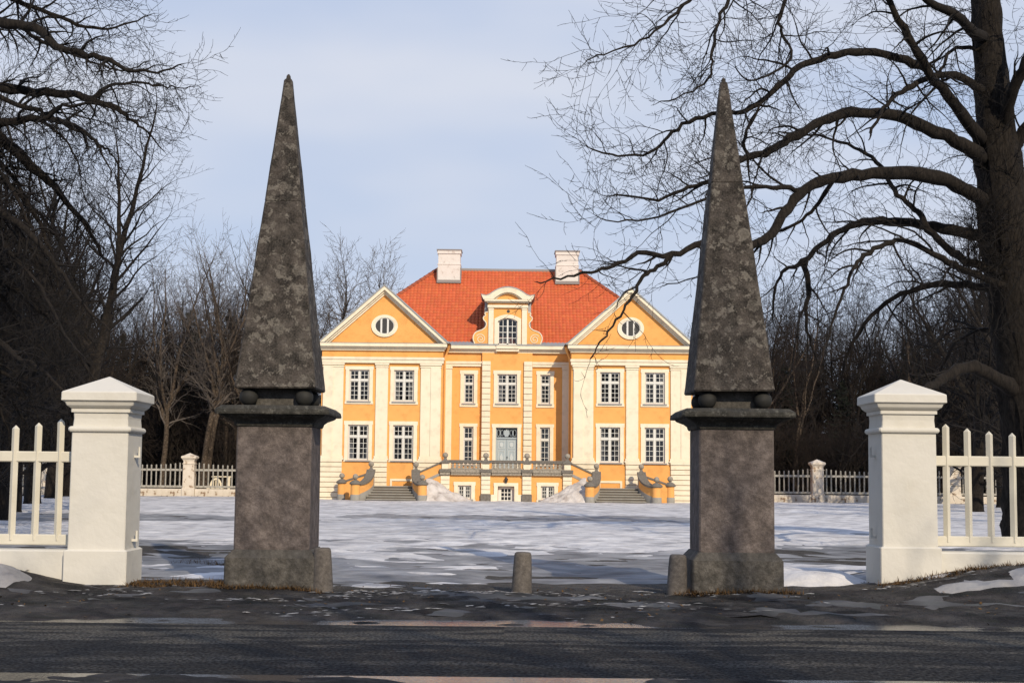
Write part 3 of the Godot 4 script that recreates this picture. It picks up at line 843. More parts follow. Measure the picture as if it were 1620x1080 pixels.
func build_terrace() -> void:
	var T := thing("terrace_stairs", Vector3(0.02, 0, -88), "stone balustraded terrace with curved double stairs before the yellow house", "staircase")
	var zf := 1.5
	var gy := -0.3
	# basement wall under the terrace
	wall(T, "basement_wall", M.yellow, -3.75, 3.75, gy, 1.46, zf - 0.06, [[-0.49, 0.49, gy, 0.82], [-2.86, -2.06, 0.05, 0.85], [2.06, 2.86, 0.05, 0.85]], 0.4)
	bx(T, "terrace_floor", M.cement, -3.75, 3.75, 1.60, 1.75, -1.97, zf)
	for s: float in [-1.0, 1.0]: bx(T, "side_wall", M.yellow, s * 3.75, s * 3.5, gy, 1.6, -1.9, zf - 0.47)
	bx(T, "dark_cellar", M.interior, -3.4, 3.4, gy, 1.58, -1.5, 0.5)
	for x in [-3.62, -1.21, 1.23, 3.63]:
		bx(T, "pier", M.coping, x - 0.30, x + 0.30, gy, 0.34, zf - 0.2, zf + 0.16)
		for k in 4:
			bx(T, "pier_block", M.cream, x - 0.265, x + 0.265, 0.35 + k * 0.275, 0.35 + k * 0.275 + 0.255, zf - 0.2, zf + 0.10)
		bx(T, "pier_block", M.sandstone, x - 0.30, x + 0.30, 1.45, 1.62, zf - 0.2, zf + 0.22)
		bx(T, "pier_block", M.coping, x - 0.34, x + 0.34, 1.62, 1.80, zf - 0.2, zf + 0.26)
		bx(T, "post", M.cream, x - 0.20, x + 0.20, 1.80, 2.17, zf - 0.2, zf + 0.16)
		ball_post(T, x, zf - 0.02, 2.62, 0.21)
	for q in [[-3.28, -1.55], [-0.87, 0.89], [1.57, 3.29]]:
		bx(T, "string_course", M.sandstone, q[0], q[1], 1.45, 1.60, zf - 0.1, zf + 0.12)
		bx(T, "string_course", M.sandstone, q[0], q[1], 1.60, 1.78, zf - 0.1, zf + 0.18)
		bx(T, "handrail", M.coping, q[0] - 0.16, q[1] + 0.16, 2.18, 2.28, zf - 0.16, zf + 0.16)
		bx(T, "handrail", M.coping, q[0] - 0.16, q[1] + 0.16, 2.28, 2.345, zf - 0.12, zf + 0.12)
		bx(T, "rail_base", M.sandstone, q[0] - 0.14, q[1] + 0.14, 1.78, 1.84, zf - 0.1, zf + 0.12)
		for k in 7:
			var cx: float = lerpf(q[0] - 0.02, q[1] + 0.02, (k + 0.5) / 7.0)
			var b := MB.new()
			var pts := PackedVector2Array()
			for e in [[0.115, 1.84], [0.115, 1.89], [0.065, 1.93], [0.10, 2.0], [0.105, 2.05], [0.06, 2.11], [0.115, 2.14], [0.115, 2.18]]: pts.append(Vector2(e[0], e[1]))
			for e in [[0.115, 2.18], [0.115, 2.14], [0.06, 2.11], [0.105, 2.05], [0.10, 2.0], [0.065, 1.93], [0.115, 1.89], [0.115, 1.84]]: pts.append(Vector2(-e[0], e[1]))
			slab(b, pts, zf - 0.07, zf + 0.07)
			slab(b, pts, zf + 0.07, zf - 0.07)
			part(T, "baluster", b.mesh(M.sandstone), Vector3(cx, 0, 0))
	# basement door and windows
	var ds := MB.new()
	ds.box(-0.74, 0.72, 0.82, 1.02, zf - 0.06, zf + 0.02)
	ds.box(-0.72, -0.49, gy, 0.82, zf - 0.06, zf + 0.02); ds.box(0.49, 0.72, gy, 0.82, zf - 0.06, zf + 0.02)
	ds.box(-0.90, -0.72, gy, 0.32, zf - 0.06, zf + 0.02); ds.box(0.72, 0.92, gy, 0.32, zf - 0.06, zf + 0.02)
	var dr := part(T, "basement_door", ds.mesh(M.cream))
	var dl := MB.new()
	dl.box(-0.47, -0.28, gy, 0.78, zf - 0.42, zf - 0.36); dl.box(0.28, 0.47, gy, 0.78, zf - 0.42, zf - 0.36)
	dl.box(-0.28, 0.28, 0.66, 0.78, zf - 0.42, zf - 0.36)
	for k in [-0.095, 0.095]: dl.box(k - 0.022, k + 0.022, gy, 0.66, zf - 0.41, zf - 0.37)
	for k in [0.44, 0.21, -0.02]: dl.box(-0.28, 0.28, k - 0.022, k + 0.022, zf - 0.412, zf - 0.372)
	part(dr, "door_leaf", dl.mesh(M.window_white))
	bx(dr, "glass", M.glass, -0.28, 0.28, gy, 0.66, zf - 0.40, zf - 0.39)
	for s: float in [-1.0, 1.0]:
		window(T, s * 2.46, 0.40, 0.05, 0.85, zf - 0.06, 0.62, 3, 0, 4, -0.1, 1.06)
	# lantern over the basement door
	var ln := part(T, "lantern", lathe([[0.03, 1.10], [0.07, 1.12], [0.11, 1.30], [0.13, 1.31], [0.05, 1.40], [0.015, 1.46], [0.015, 1.52]], 6, M.dark_metal), Vector3(0, -0.08, zf + 0.10))
	bx(ln, "bracket", M.dark_metal, -0.012, 0.012, 1.42, 1.45, -0.16, 0.01)
	# the two flights
	for s: float in [-1.0, 1.0]:
		for k in 6:
			var wd := 0.24 * (5 - k) / 5.0
			var xa := minf(s * (5.45 - wd), s * (7.92 + wd)); var xb := maxf(s * (5.45 - wd), s * (7.92 + wd))
			var yt := -0.12 + 0.147 * (k + 1)
			var stp := bx(T, "step", M.riser, xa, xb, gy, yt - 0.05, 1.2, 3.22 - k * 0.32)
			bx(stp, "tread", M.cement, -(xb - xa) / 2, (xb - xa) / 2, (yt - 0.05 - gy) / 2 + 0.001, (yt - 0.05 - gy) / 2 + 0.05, -(2.02 - k * 0.32) / 2, (2.02 - k * 0.32) / 2 + 0.055)
		bx(T, "landing", M.cement, minf(s * 3.76, s * 8.1), maxf(s * 3.76, s * 8.1), gy, 0.76, 0.21, 1.2)
		for k in 6:
			bx(T, "step", M.sandstone, minf(s * 3.76, s * (5.4 - k * 0.28)), maxf(s * 3.76, s * (5.4 - k * 0.28)), 0.76 + k * 0.165, 0.76 + (k + 1) * 0.165, 0.22, 1.2)
		for pr in [[8.02, 8.74], [5.36, 4.86]]:
			var path := []; var top := []; var skirt := []; var bot := []
			for i in 13:
				var u := i / 12.0
				path.append(Vector2(s * lerpf(pr[0], pr[1], pow(u, 2.2)), lerpf(1.45, 3.30, u)))
				top.append(1.62 - 0.76 * sin(u * PI / 2) - 0.06 * u)
				skirt.append(0.92 - 0.66 * u)
				bot.append(gy)
			var w := MB.new(); sweep(w, path, top, bot, 0.36)
			part(T, "curved_parapet", w.mesh(M.yellow))
			w = MB.new(); sweep(w, path, skirt, bot, 0.40)
			part(T, "stone_skirt", w.mesh(M.cement))
			w = MB.new(); sweep(w, path, shift(top, 0.12), shift(top, 0.001), 0.52)
			part(T, "coping", w.mesh(M.coping))
			ball_post(T, s * pr[0], 1.42, 2.05, 0.17)
			bx(T, "post", M.cement, s * pr[0] - 0.19, s * pr[0] + 0.19, gy, 1.59, 1.22, 1.62)
			var rp := part(T, "round_post", lathe([[0.27, gy], [0.27, 0.86]], 16, M.yellow), Vector3(s * pr[1], 0, 3.32))
			part(rp, "stone_skirt", lathe([[0.29, gy], [0.29, 0.26], [0.27, 0.27]], 16, M.cement))
			part(rp, "post_cap", lathe([[0.27, 0.84], [0.34, 0.86], [0.35, 0.95], [0.20, 1.07], [0.08, 1.12], [0.07, 1.17]], 16, M.coping))
			part(rp, "stone_ball", ball(0.165, M.sandstone), Vector3(0, 1.30, 0))
		# sloping parapet of the upper flight
		var w2 := MB.new()
		sweep(w2, [Vector2(s * 5.3, zf - 0.1), Vector2(s * 3.8, zf - 0.1)], [1.48, 2.16], [gy, gy], 0.3)
		part(T, "parapet", w2.mesh(M.yellow))
		w2 = MB.new(); sweep(w2, [Vector2(s * 5.3, zf - 0.1), Vector2(s * 3.8, zf - 0.1)], [1.58, 2.27], [1.482, 2.162], 0.42)
		part(T, "coping", w2.mesh(M.coping))
		w2 = MB.new(); sweep(w2, [Vector2(s * 4.9, zf - 0.1), Vector2(s * 3.9, zf - 0.1)], [1.12, 1.60], [0.94, 1.42], 0.36)
		part(T, "string_course", w2.mesh(M.cement))
		# outer parapet that falls away to the side
		w2 = MB.new()
		sweep(w2, [Vector2(s * 8.1, 1.30), Vector2(s * 9.7, 1.30)], [1.46, 0.92], [gy, gy], 0.30)
		part(T, "parapet", w2.mesh(M.yellow))
		w2 = MB.new(); sweep(w2, [Vector2(s * 8.1, 1.30), Vector2(s * 9.7, 1.30)], [1.57, 1.03], [1.462, 0.922], 0.40)
		part(T, "coping", w2.mesh(M.coping))
		var op := part(T, "round_post", lathe([[0.25, gy], [0.25, 0.90]], 16, M.yellow), Vector3(s * 9.75, 0, 1.30))
		part(op, "stone_skirt", lathe([[0.27, gy], [0.27, 0.24], [0.25, 0.25]], 16, M.cement))
		part(op, "post_cap", lathe([[0.25, 0.88], [0.33, 0.90], [0.34, 0.99], [0.19, 1.11], [0.08, 1.16], [0.07, 1.21]], 16, M.coping))
		part(op, "stone_ball", ball(0.165, M.sandstone), Vector3(0, 1.34, 0))
	# heaps of old snow shovelled against the terrace
	for s: float in [-1.0, 1.0]:
		var b := MB.new()
		var nx := 40; var nz := 18
		var g := []
		for j in nz + 1:
			for i in nx + 1:
				var u := float(i) / nx; var v := float(j) / nz
				var x := lerpf(4.72, 1.55, u); var z := lerpf(1.62, 3.7, v)
				var hgt := 1.55 * pow(1.0 - u, 0.85) * (1.0 - pow(v, 1.6)) + nb.get_noise_2d(x * 60 + s * 500, z * 60) * 0.30 * (1.0 - v * 0.6) * (1.0 - u * 0.5) + na.get_noise_2d(x * 160 + s * 900, z * 160) * 0.06
				g.append(Vector3(s * x, -0.32 + maxf(0.0, hgt), z))
		for j in nz:
			for i in nx:
				var k := j * (nx + 1) + i
				if s < 0: b.quad(g[k + nx + 1], g[k + nx + 2], g[k + 1], g[k])
				else: b.quad(g[k + nx + 2], g[k + nx + 1], g[k], g[k + 1])
		top_mesh("snow_heap", b.mesh(M.dirty_snow), Vector3(0.02, 0, -88), "heap of dirty old snow against the terrace, %s of the basement door" % ("left" if s < 0 else "right"), "snow heap", "dirty snow heaps by the terrace")

# ------------------------------------------------------------------ gate and fences
func make_post(at: Vector3, label: String, group: String, m: Material, fresh: bool) -> Node3D:
	var p := thing("gate_post" if fresh else "fence_post", at, label, "post", group)
	part(p, "plinth", loft([[0.41, -0.25], [0.41, 0.485], [0.385, 0.505]], m, 0.012))
	part(p, "shaft", loft([[0.372, 0.49], [0.368, 2.02]], m, 0.012))
	var tor := [[0.37, 2.02]]
	for i in 9:
		var a := -PI / 2 + PI * i / 8.0
		tor.append([0.372 + cos(a) * 0.038, 2.06 + sin(a) * 0.04])
	tor.append([0.365, 2.10])
	part(p, "moulding", loft(tor, m, 0.02))
	part(p, "neck", loft([[0.36, 2.10], [0.352, 2.20], [0.358, 2.275], [0.385, 2.282], [0.385, 2.325]], m, 0.012))
	part(p, "cap", loft([[0.375, 2.325], [0.40, 2.34], [0.435, 2.37], [0.455, 2.415], [0.475, 2.425], [0.49, 2.435], [0.488, 2.535], [0.475, 2.55], [0.02, 2.765], [0.005, 2.77]], m, 0.012))
	if fresh:
		for y in [0.60, 1.70]:
			var sd := -signf(at.x)
			var b := MB.new()
			b.box(minf(sd * 0.36, sd * 0.45), maxf(sd * 0.36, sd * 0.45), y, y + 0.03, -0.02, 0.03)
			b.tube(PackedVector3Array([Vector3(sd * 0.43, y + 0.03, 0.005), Vector3(sd * 0.43, y + 0.14, 0.005)]), PackedFloat32Array([0.016, 0.016]), 8)
			part(p, "hinge_pin", b.mesh(m))
	return p
func make_fence(at: Vector3, x0: float, x1: float, label: String, group: String, m: Material, lift0: float, lift1: float, gap: float) -> void:
	var f := thing("picket_fence", at, label, "fence", group)
	bx(f, "rail", m, x0, x1, 1.63, 1.77, -0.035, 0.035)
	bx(f, "rail", m, x0, x1, 0.54, 0.68, -0.035, 0.035)
	var n := int((x1 - x0) / gap)
	var off := (x1 - x0 - (n - 1) * gap) / 2
	for i in n:
		var x := x0 + off + i * gap
		var e0 := x - x0; var e1 := x1 - x
		var top := 2.02 + 0.24 * exp(-e0 / 0.9) * lift0 + 0.24 * exp(-e1 / 0.9) * lift1
		var key := "picket%.2f%d" % [top, m.get_instance_id()]
		if not box_cache.has(key):
			box_cache[key] = loft([[0.036, 0.60], [0.036, top - 0.045], [0.004, top]], m, 0.004)
		var q := part(f, "picket", box_cache[key], Vector3(x, 0, 0), Vector3(rng.randf_range(-0.006, 0.006), PI / 4, rng.randf_range(-0.006, 0.006)))
		q.scale.y = 1.0
func make_plinth(called: String, at: Vector3, x0: float, x1: float, top: float, m: Material, label: String, group: String) -> void:
	var b := MB.new()
	chamfer(b, Vector3(x1 - x0, top + 0.4, 0.40), 0.02)
	top_mesh(called, b.mesh(m), at + Vector3((x0 + x1) / 2, (top - 0.4) / 2, 0), label, "wall", group)
func build_fences() -> void:
	make_post(Vector3(-5.30, 0.0, -19.37), "white rendered gate post left of the left obelisk", "white gate posts", M.post_white, true)
	make_post(Vector3(5.43, 0.11, -19.97), "white rendered gate post right of the right obelisk", "white gate posts", M.post_white, true)
	make_fence(Vector3(0, 0, -19.37), -14.4, -5.66, "cream painted picket fence running left from the left gate post", "near picket fences", M.wood_white, 0.4, 1.0, 0.305)
	make_fence(Vector3(0, 0.07, -19.97), 5.80, 14.5, "cream painted picket fence running right from the right gate post", "near picket fences", M.wood_white, 1.0, 0.4, 0.305)
	make_plinth("plinth_wall", Vector3(0, 0, -19.30), -14.4, -5.70, 0.49, M.post_white, "low white wall under the left near picket fence", "near plinth walls")
	make_plinth("plinth_wall", Vector3(0, 0, -19.90), 5.83, 14.5, 0.545, M.post_white, "low white wall under the right near picket fence", "near plinth walls")
	# the weathered fence on both sides of the house
	var lx := [-39.5, -30.15, -20.8, -11.5]
	var rx := [11.5, 20.5, 29.5, 38.5]
	var names := {-30.15: "weathered white fence post at the far left edge of the park", -20.8: "weathered white far fence post between left gate post and left obelisk", 20.5: "flaking white far fence post between right obelisk and right gate post", 29.5: "flaking white far fence post seen through the right near pickets"}
	for x in lx + rx:
		if names.has(x): make_post(Vector3(x, -0.06, -96.0), names[x], "far fence posts", M.old_white, false)
	var spans := [[lx[0], lx[1], "weathered picket fence beyond the leftmost far post"], [lx[1], lx[2], "weathered far picket fence left of the post by the twin trunks"], [lx[2], lx[3], "weathered far picket fence between twin trunks and left obelisk"], [rx[0], rx[1], "weathered far picket fence just right of the right obelisk"], [rx[1], rx[2], "weathered far picket fence just left of the right gate post"], [rx[2], rx[3], "weathered far picket fence behind the right near pickets"]]
	for q in spans:
		make_fence(Vector3(0, -0.10, -96.0), q[0] + 0.37, q[1] - 0.37, q[2], "far picket fences", M.old_wood, 1.0, 1.0, 0.31)
		make_plinth("plinth_wall", Vector3(0, -0.10, -95.9), q[0] + 0.42, q[1] - 0.42, 0.47, M.old_white, "flaking low white wall under the " + q[2].replace("weathered ", ""), "far plinth walls")
func build_bench() -> void:
	var at := pix(341, 771, 99.0)
	var B := thing("garden_bench", Vector3(at.x, -0.15, -99.0), "small white round-backed garden bench behind the left far fence", "bench")
	var r := MB.new()
	var o := []; var i_ := []
	for k in 17:
		var a := PI * k / 16.0
		o.append(Vector2(cos(a) * 0.42, 0.62 + sin(a) * 0.62)); i_.append(Vector2(cos(a) * 0.29, 0.62 + sin(a) * 0.49))
	strip(r, o, i_, -0.03, 0.03, false)
	part(B, "backrest", r.mesh(M.cream))
	for x: float in [-0.16, 0.0, 0.16]: bx(B, "slat", M.cream, x - 0.035, x + 0.035, 0.50, 1.08, -0.02, 0.02)
	bx(B, "seat", M.cream, -0.55, 0.55, 0.50, 0.56, 0.0, 0.45)
	for x: float in [-0.5, 0.5]:
		bx(B, "leg", M.cream, x - 0.04, x + 0.04, -0.1, 0.50, 0.34, 0.42)
		bx(B, "leg", M.cream, x - 0.04, x + 0.04, -0.1, 0.62, -0.04, 0.04)
	bx(B, "arm_post", M.cream, 0.80, 0.96, -0.1, 1.28, -0.05, 0.05)
	bx(B, "arm_rail", M.cream, -0.3, 1.05, 1.28, 1.36, -0.06, 0.06)
func build_gate() -> void:
	for s: int in [-1, 1]:
		var side := "left" if s < 0 else "right"
		var o := thing("obelisk", Vector3(-2.99 if s < 0 else 2.97, 0.0 if s < 0 else 0.02, -19.23), "tall lichen-spotted granite obelisk on the %s of the gateway" % side, "obelisk", "granite gate obelisks")
		var y := 0.02 if s > 0 else 0.0
		part(o, "plinth", loft([[0.585, -0.25], [0.580, 0.44], [0.50, 0.535], [0.49, 0.54]], M.granite_dark, 0.02))
		part(o, "die", loft([[0.482, 0.54], [0.485, 0.56], [0.482, 2.10], [0.475, 2.115]], M.granite, 0.02))
		part(o, "ledge", loft([[0.50, 2.115], [0.515, 2.14], [0.52, 2.165], [0.56, 2.20], [0.64, 2.235], [0.66, 2.25], [0.665, 2.262], [0.725, 2.265], [0.73, 2.285], [0.72, 2.33], [0.66, 2.375], [0.42, 2.39]], M.lichen_ledge, 0.03))
		part(o, "core_block", loft([[0.30, 2.385], [0.29, 2.62]], M.granite_dark, 0.03))
		for q in [[-1, -1], [-1, 1], [1, -1], [1, 1]]:
			part(o, "iron_ball", ball(0.120, M.iron_ball, 20), Vector3(q[0] * 0.36, 2.497, q[1] * 0.36))
		var sh := Node3D.new()
		sh.name = "shaft"
		o.add_child(sh)
		sh.rotation = Vector3(0, 0.0, 0.0 if s < 0 else 0.012)
		var yj := 5.10 if s < 0 else 5.40
		var hb := 0.525
		var h_at := func(yy: float) -> float: return lerpf(hb, 0.052, (yy - 2.62) / (6.80 - 2.62))
		var rows := [[hb - 0.015, 2.605], [hb, 2.625]]
		for k in 9:
			var yy: float = lerpf(2.70, yj - 0.02, k / 8.0)
			rows.append([h_at.call(yy) + na.get_noise_2d(yy * 300, s * 100) * 0.008, yy])
		rows.append([h_at.call(yj) - 0.006, yj - 0.004])
		part(sh, "shaft_block", loft(rows, M.lichen_stone, 0.018))
		rows = [[h_at.call(yj) - 0.006, yj]]
		for k in 8:
			var yy: float = lerpf(yj + 0.012, 6.78, k / 7.0)
			rows.append([h_at.call(yy) + na.get_noise_2d(yy * 300, s * 200) * 0.006, yy])
		rows.append([0.046, 6.80]); rows.append([0.030, 6.815]); rows.append([0.026, 6.85]); rows.append([0.010, 6.875])
		part(sh, "shaft_block", loft(rows, M.lichen_stone, 0.02))
	var sp := [[0.217, -18.90, "granite bollard standing alone in the middle of the gateway", 0.02, 0.016, 0.565], [-2.315, -18.72, "granite bollard leaning against the left obelisk's plinth", 0.0, -0.02, 0.56], [2.20, -18.78, "granite bollard leaning against the right obelisk's plinth", 0.0, 0.02, 0.53]]
	for q in sp:
		var b := top_mesh("bollard", lathe([[0.142, -0.2], [0.136, 0.0], [0.129, 0.12], [0.121, 0.35], [0.111, q[5] - 0.03], [0.102, q[5]], [0.085, q[5] + 0.012], [0.001, q[5] + 0.018]], 20, M.bollard_stone), Vector3(q[0], ground_y(q[0], q[1]) - 0.03, q[1]), q[2], "bollard", "granite bollards")
		b.rotation = Vector3(0.0, 0.0, -q[4] * 1.6)

# ------------------------------------------------------------------ ground
func spot(x: float, d: float, cx: float, cd: float, rx: float, rd: float) -> float:
	var q := Vector2((x - cx) / rx, (d - cd) / rd).length()
	return 1.0 - smoothstep(0.45, 1.15, q)
func ground_y(x: float, z: float) -> float:
	var d := -z
	var y := -0.12 * smoothstep(25.0, 90.0, d)
	if d < 10.2: return -0.03 + nb.get_noise_2d(x * 60, d * 60) * 0.02
	var wob := nb.get_noise_2d(x * 30, 900) * 0.25
	var gutter := exp(-pow((d - 15.66 - wob) / 0.40, 2)) + exp(-pow((d - 11.22 - wob) / 0.46, 2))
	var verge := smoothstep(15.75, 16.3, d) * (1.0 - smoothstep(19.0, 20.5, d)) + (1.0 - smoothstep(10.6, 11.1, d))
	var road := smoothstep(11.35, 11.6, d) * (1.0 - smoothstep(15.2, 15.5, d))
	y += -0.060 * gutter - 0.09 * road + gutter * (nb.get_noise_2d(x * 28, 40 + d * 60) * 0.075 + na.get_noise_2d(x * 160, 40 + d * 220) * 0.06)
	y += verge * (na.get_noise_2d(x * 190, d * 420) * 0.050 + nb.get_noise_2d(x * 35, d * 90) * 0.022 + 0.016)
	y += smoothstep(18.5, 21.0, d) * na.get_noise_2d(x * 40, d * 40) * 0.05
	# banks against the plinth walls
	y += 0.24 * smoothstep(5.35, 6.9, -x) * smoothstep(17.6, 18.7, d) * (1.0 - smoothstep(20.0, 24.0, d))
	y += 0.34 * smoothstep(4.4, 7.0, x) * smoothstep(16.6, 18.9, d) * (1.0 - smoothstep(20.5, 25.0, d))
	y += 0.05 * smoothstep(2.0, 3.2, absf(x)) * smoothstep(17.6, 18.5, d) * (1.0 - smoothstep(19.5, 21.0, d))
	return y
func snow_amount(x: float, z: float) -> float:
	var d := -z
	var b := -1.0
	if d > 18.0: b = lerpf(-0.55, -0.22, smoothstep(18.0, 21.0, d))
	if d > 21.0: b = lerpf(-0.26, 0.04, smoothstep(21.0, 27.0, d))
	if d > 27.0: b = lerpf(0.04, 0.46, smoothstep(27.0, 36.0, d))
	if d > 58.0: b = lerpf(0.46, 0.60, smoothstep(58.0, 64.0, d))
	if d > 92.0: b = lerpf(0.60, -0.25, smoothstep(92.0, 95.5, d))
	b -= 1.15 * spot(x, d, 1.8, 52.5, 9.5, 4.6) + 0.85 * spot(x, d, -14.0, 49.0, 7.0, 6.5)
	b -= 0.55 * spot(x, d, 9.0, 28.5, 5.0, 5.5) + 0.40 * spot(x, d, -8.0, 28.5, 5.0, 5.0) + 0.35 * spot(x, d, 2.6, 21.0, 2.0, 2.4)
	b += 0.80 * spot(x, d, -4.0, 21.6, 1.3, 1.0) + 1.0 * spot(x, d, 4.25, 21.3, 1.0, 1.5)
	b += 0.65 * spot(x, d, 6.6, 18.3, 1.6, 0.7) * (1.0 if d > 17.4 else 0.0)
	b += 1.0 * spot(x, d, -6.7, 18.5, 0.95, 0.7)
	var n1 := nb.get_noise_2d(x * 16 + 300, d * 22) * 0.55 + na.get_noise_2d(x * 75, d * 95 + 200) * (0.42 if d < 36.0 else 0.24)
	return b + n1
func ice_amount(x: float, z: float) -> float:
	var d := -z
	if d < 18.7: return -0.30 + na.get_noise_2d(x * 60 + 77, d * 130) * 0.9 + nb.get_noise_2d(x * 25, d * 90 + 9) * 0.4 + 0.35 * spot(x, d, -0.6, 18.3, 2.2, 0.7)
	var b := lerpf(-0.30, 0.22, smoothstep(18.8, 21.5, d)) - 0.5 * spot(x, d, 1.7, 20.0, 1.5, 0.9) - 0.30 * spot(x, d, 8.0, 27.5, 4.0, 4.0) - 0.30 * spot(x, d, -8.0, 27.5, 4.0, 3.5)
	if d > 92.0: b = -0.5
	return b + na.get_noise_2d(x * 60 + 77, d * 80) * 0.55 + nb.get_noise_2d(x * 25, d * 30 + 9) * 0.3
func layer(kind: int, xs: PackedFloat32Array, zs: PackedFloat32Array, m: Material) -> ArrayMesh:
	var b := MB.new()
	b.tint = true
	var nx := xs.size(); var nz := zs.size()
	var keep := PackedByteArray(); keep.resize(nx * nz)
	for j in nz:
		var z := zs[j]
		for i in nx:
			var x := xs[i]
			var y := ground_y(x, z)
			var c := Color(0.1, 0.1, 0.1)
			var big := nb.get_noise_2d(x * 9 + 50, z * 12)
			if kind == 0:
				keep[j * nx + i] = 1
				var d := -z
				if d > 92.0: c = Color(0.075, 0.056, 0.038)
				elif d < 19.0 and d > 0.0: c = Color(0.040, 0.037, 0.035) * (1.1 + 0.5 * big + 1.5 * na.get_noise_2d(x * 90, z * 170))
				else: c = Color(0.085, 0.078, 0.070) * (1.0 + 0.4 * big)
			elif kind == 1:
				var a := ice_amount(x, z)
				y += clampf(a * 0.06, -0.05, 0.025)
				keep[j * nx + i] = 1 if a > -0.35 else 0
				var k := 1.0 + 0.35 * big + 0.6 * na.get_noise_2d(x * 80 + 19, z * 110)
				if nb.get_noise_2d(x * 20, z * 26) + (34.0 + z) * 0.03 > 0.0: k *= 0.78      # ice darker in ragged patches, nearly everywhere close to the gate
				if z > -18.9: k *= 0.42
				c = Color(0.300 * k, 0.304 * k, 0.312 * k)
			else:
				var a := snow_amount(x, z)
				y += clampf(a * 0.16, -0.06, 0.05) + 0.16 * spot(x, -z, 4.25, 21.2, 1.0, 1.3)
				keep[j * nx + i] = 1 if a > -0.30 else 0
				var k := 1.0 + 0.16 * big + 0.24 * na.get_noise_2d(x * 55 + 9, z * 70)
				c = Color(0.66 * k, 0.655 * k, 0.655 * k)
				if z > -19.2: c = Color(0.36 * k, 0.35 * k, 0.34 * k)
			b.v.append(Vector3(x, y, z))
			b.c.append(c)
	b.n.resize(b.v.size())
	for j in nz:
		for i in nx:
			var l := b.v[j * nx + maxi(i - 1, 0)]; var r := b.v[j * nx + mini(i + 1, nx - 1)]
			var f := b.v[maxi(j - 1, 0) * nx + i]; var k := b.v[mini(j + 1, nz - 1) * nx + i]
			var nn := (k - f).cross(r - l)
			b.n[j * nx + i] = (nn if nn.y > 0 else -nn).normalized()
	for j in nz - 1:
		for i in nx - 1:
			var k := j * nx + i
			if keep[k] + keep[k + 1] + keep[k + nx] + keep[k + nx + 1] == 0: continue
			b.ix.append_array(PackedInt32Array([k, k + nx, k + 1, k + 1, k + nx, k + nx + 1]))
	return b.mesh(m)
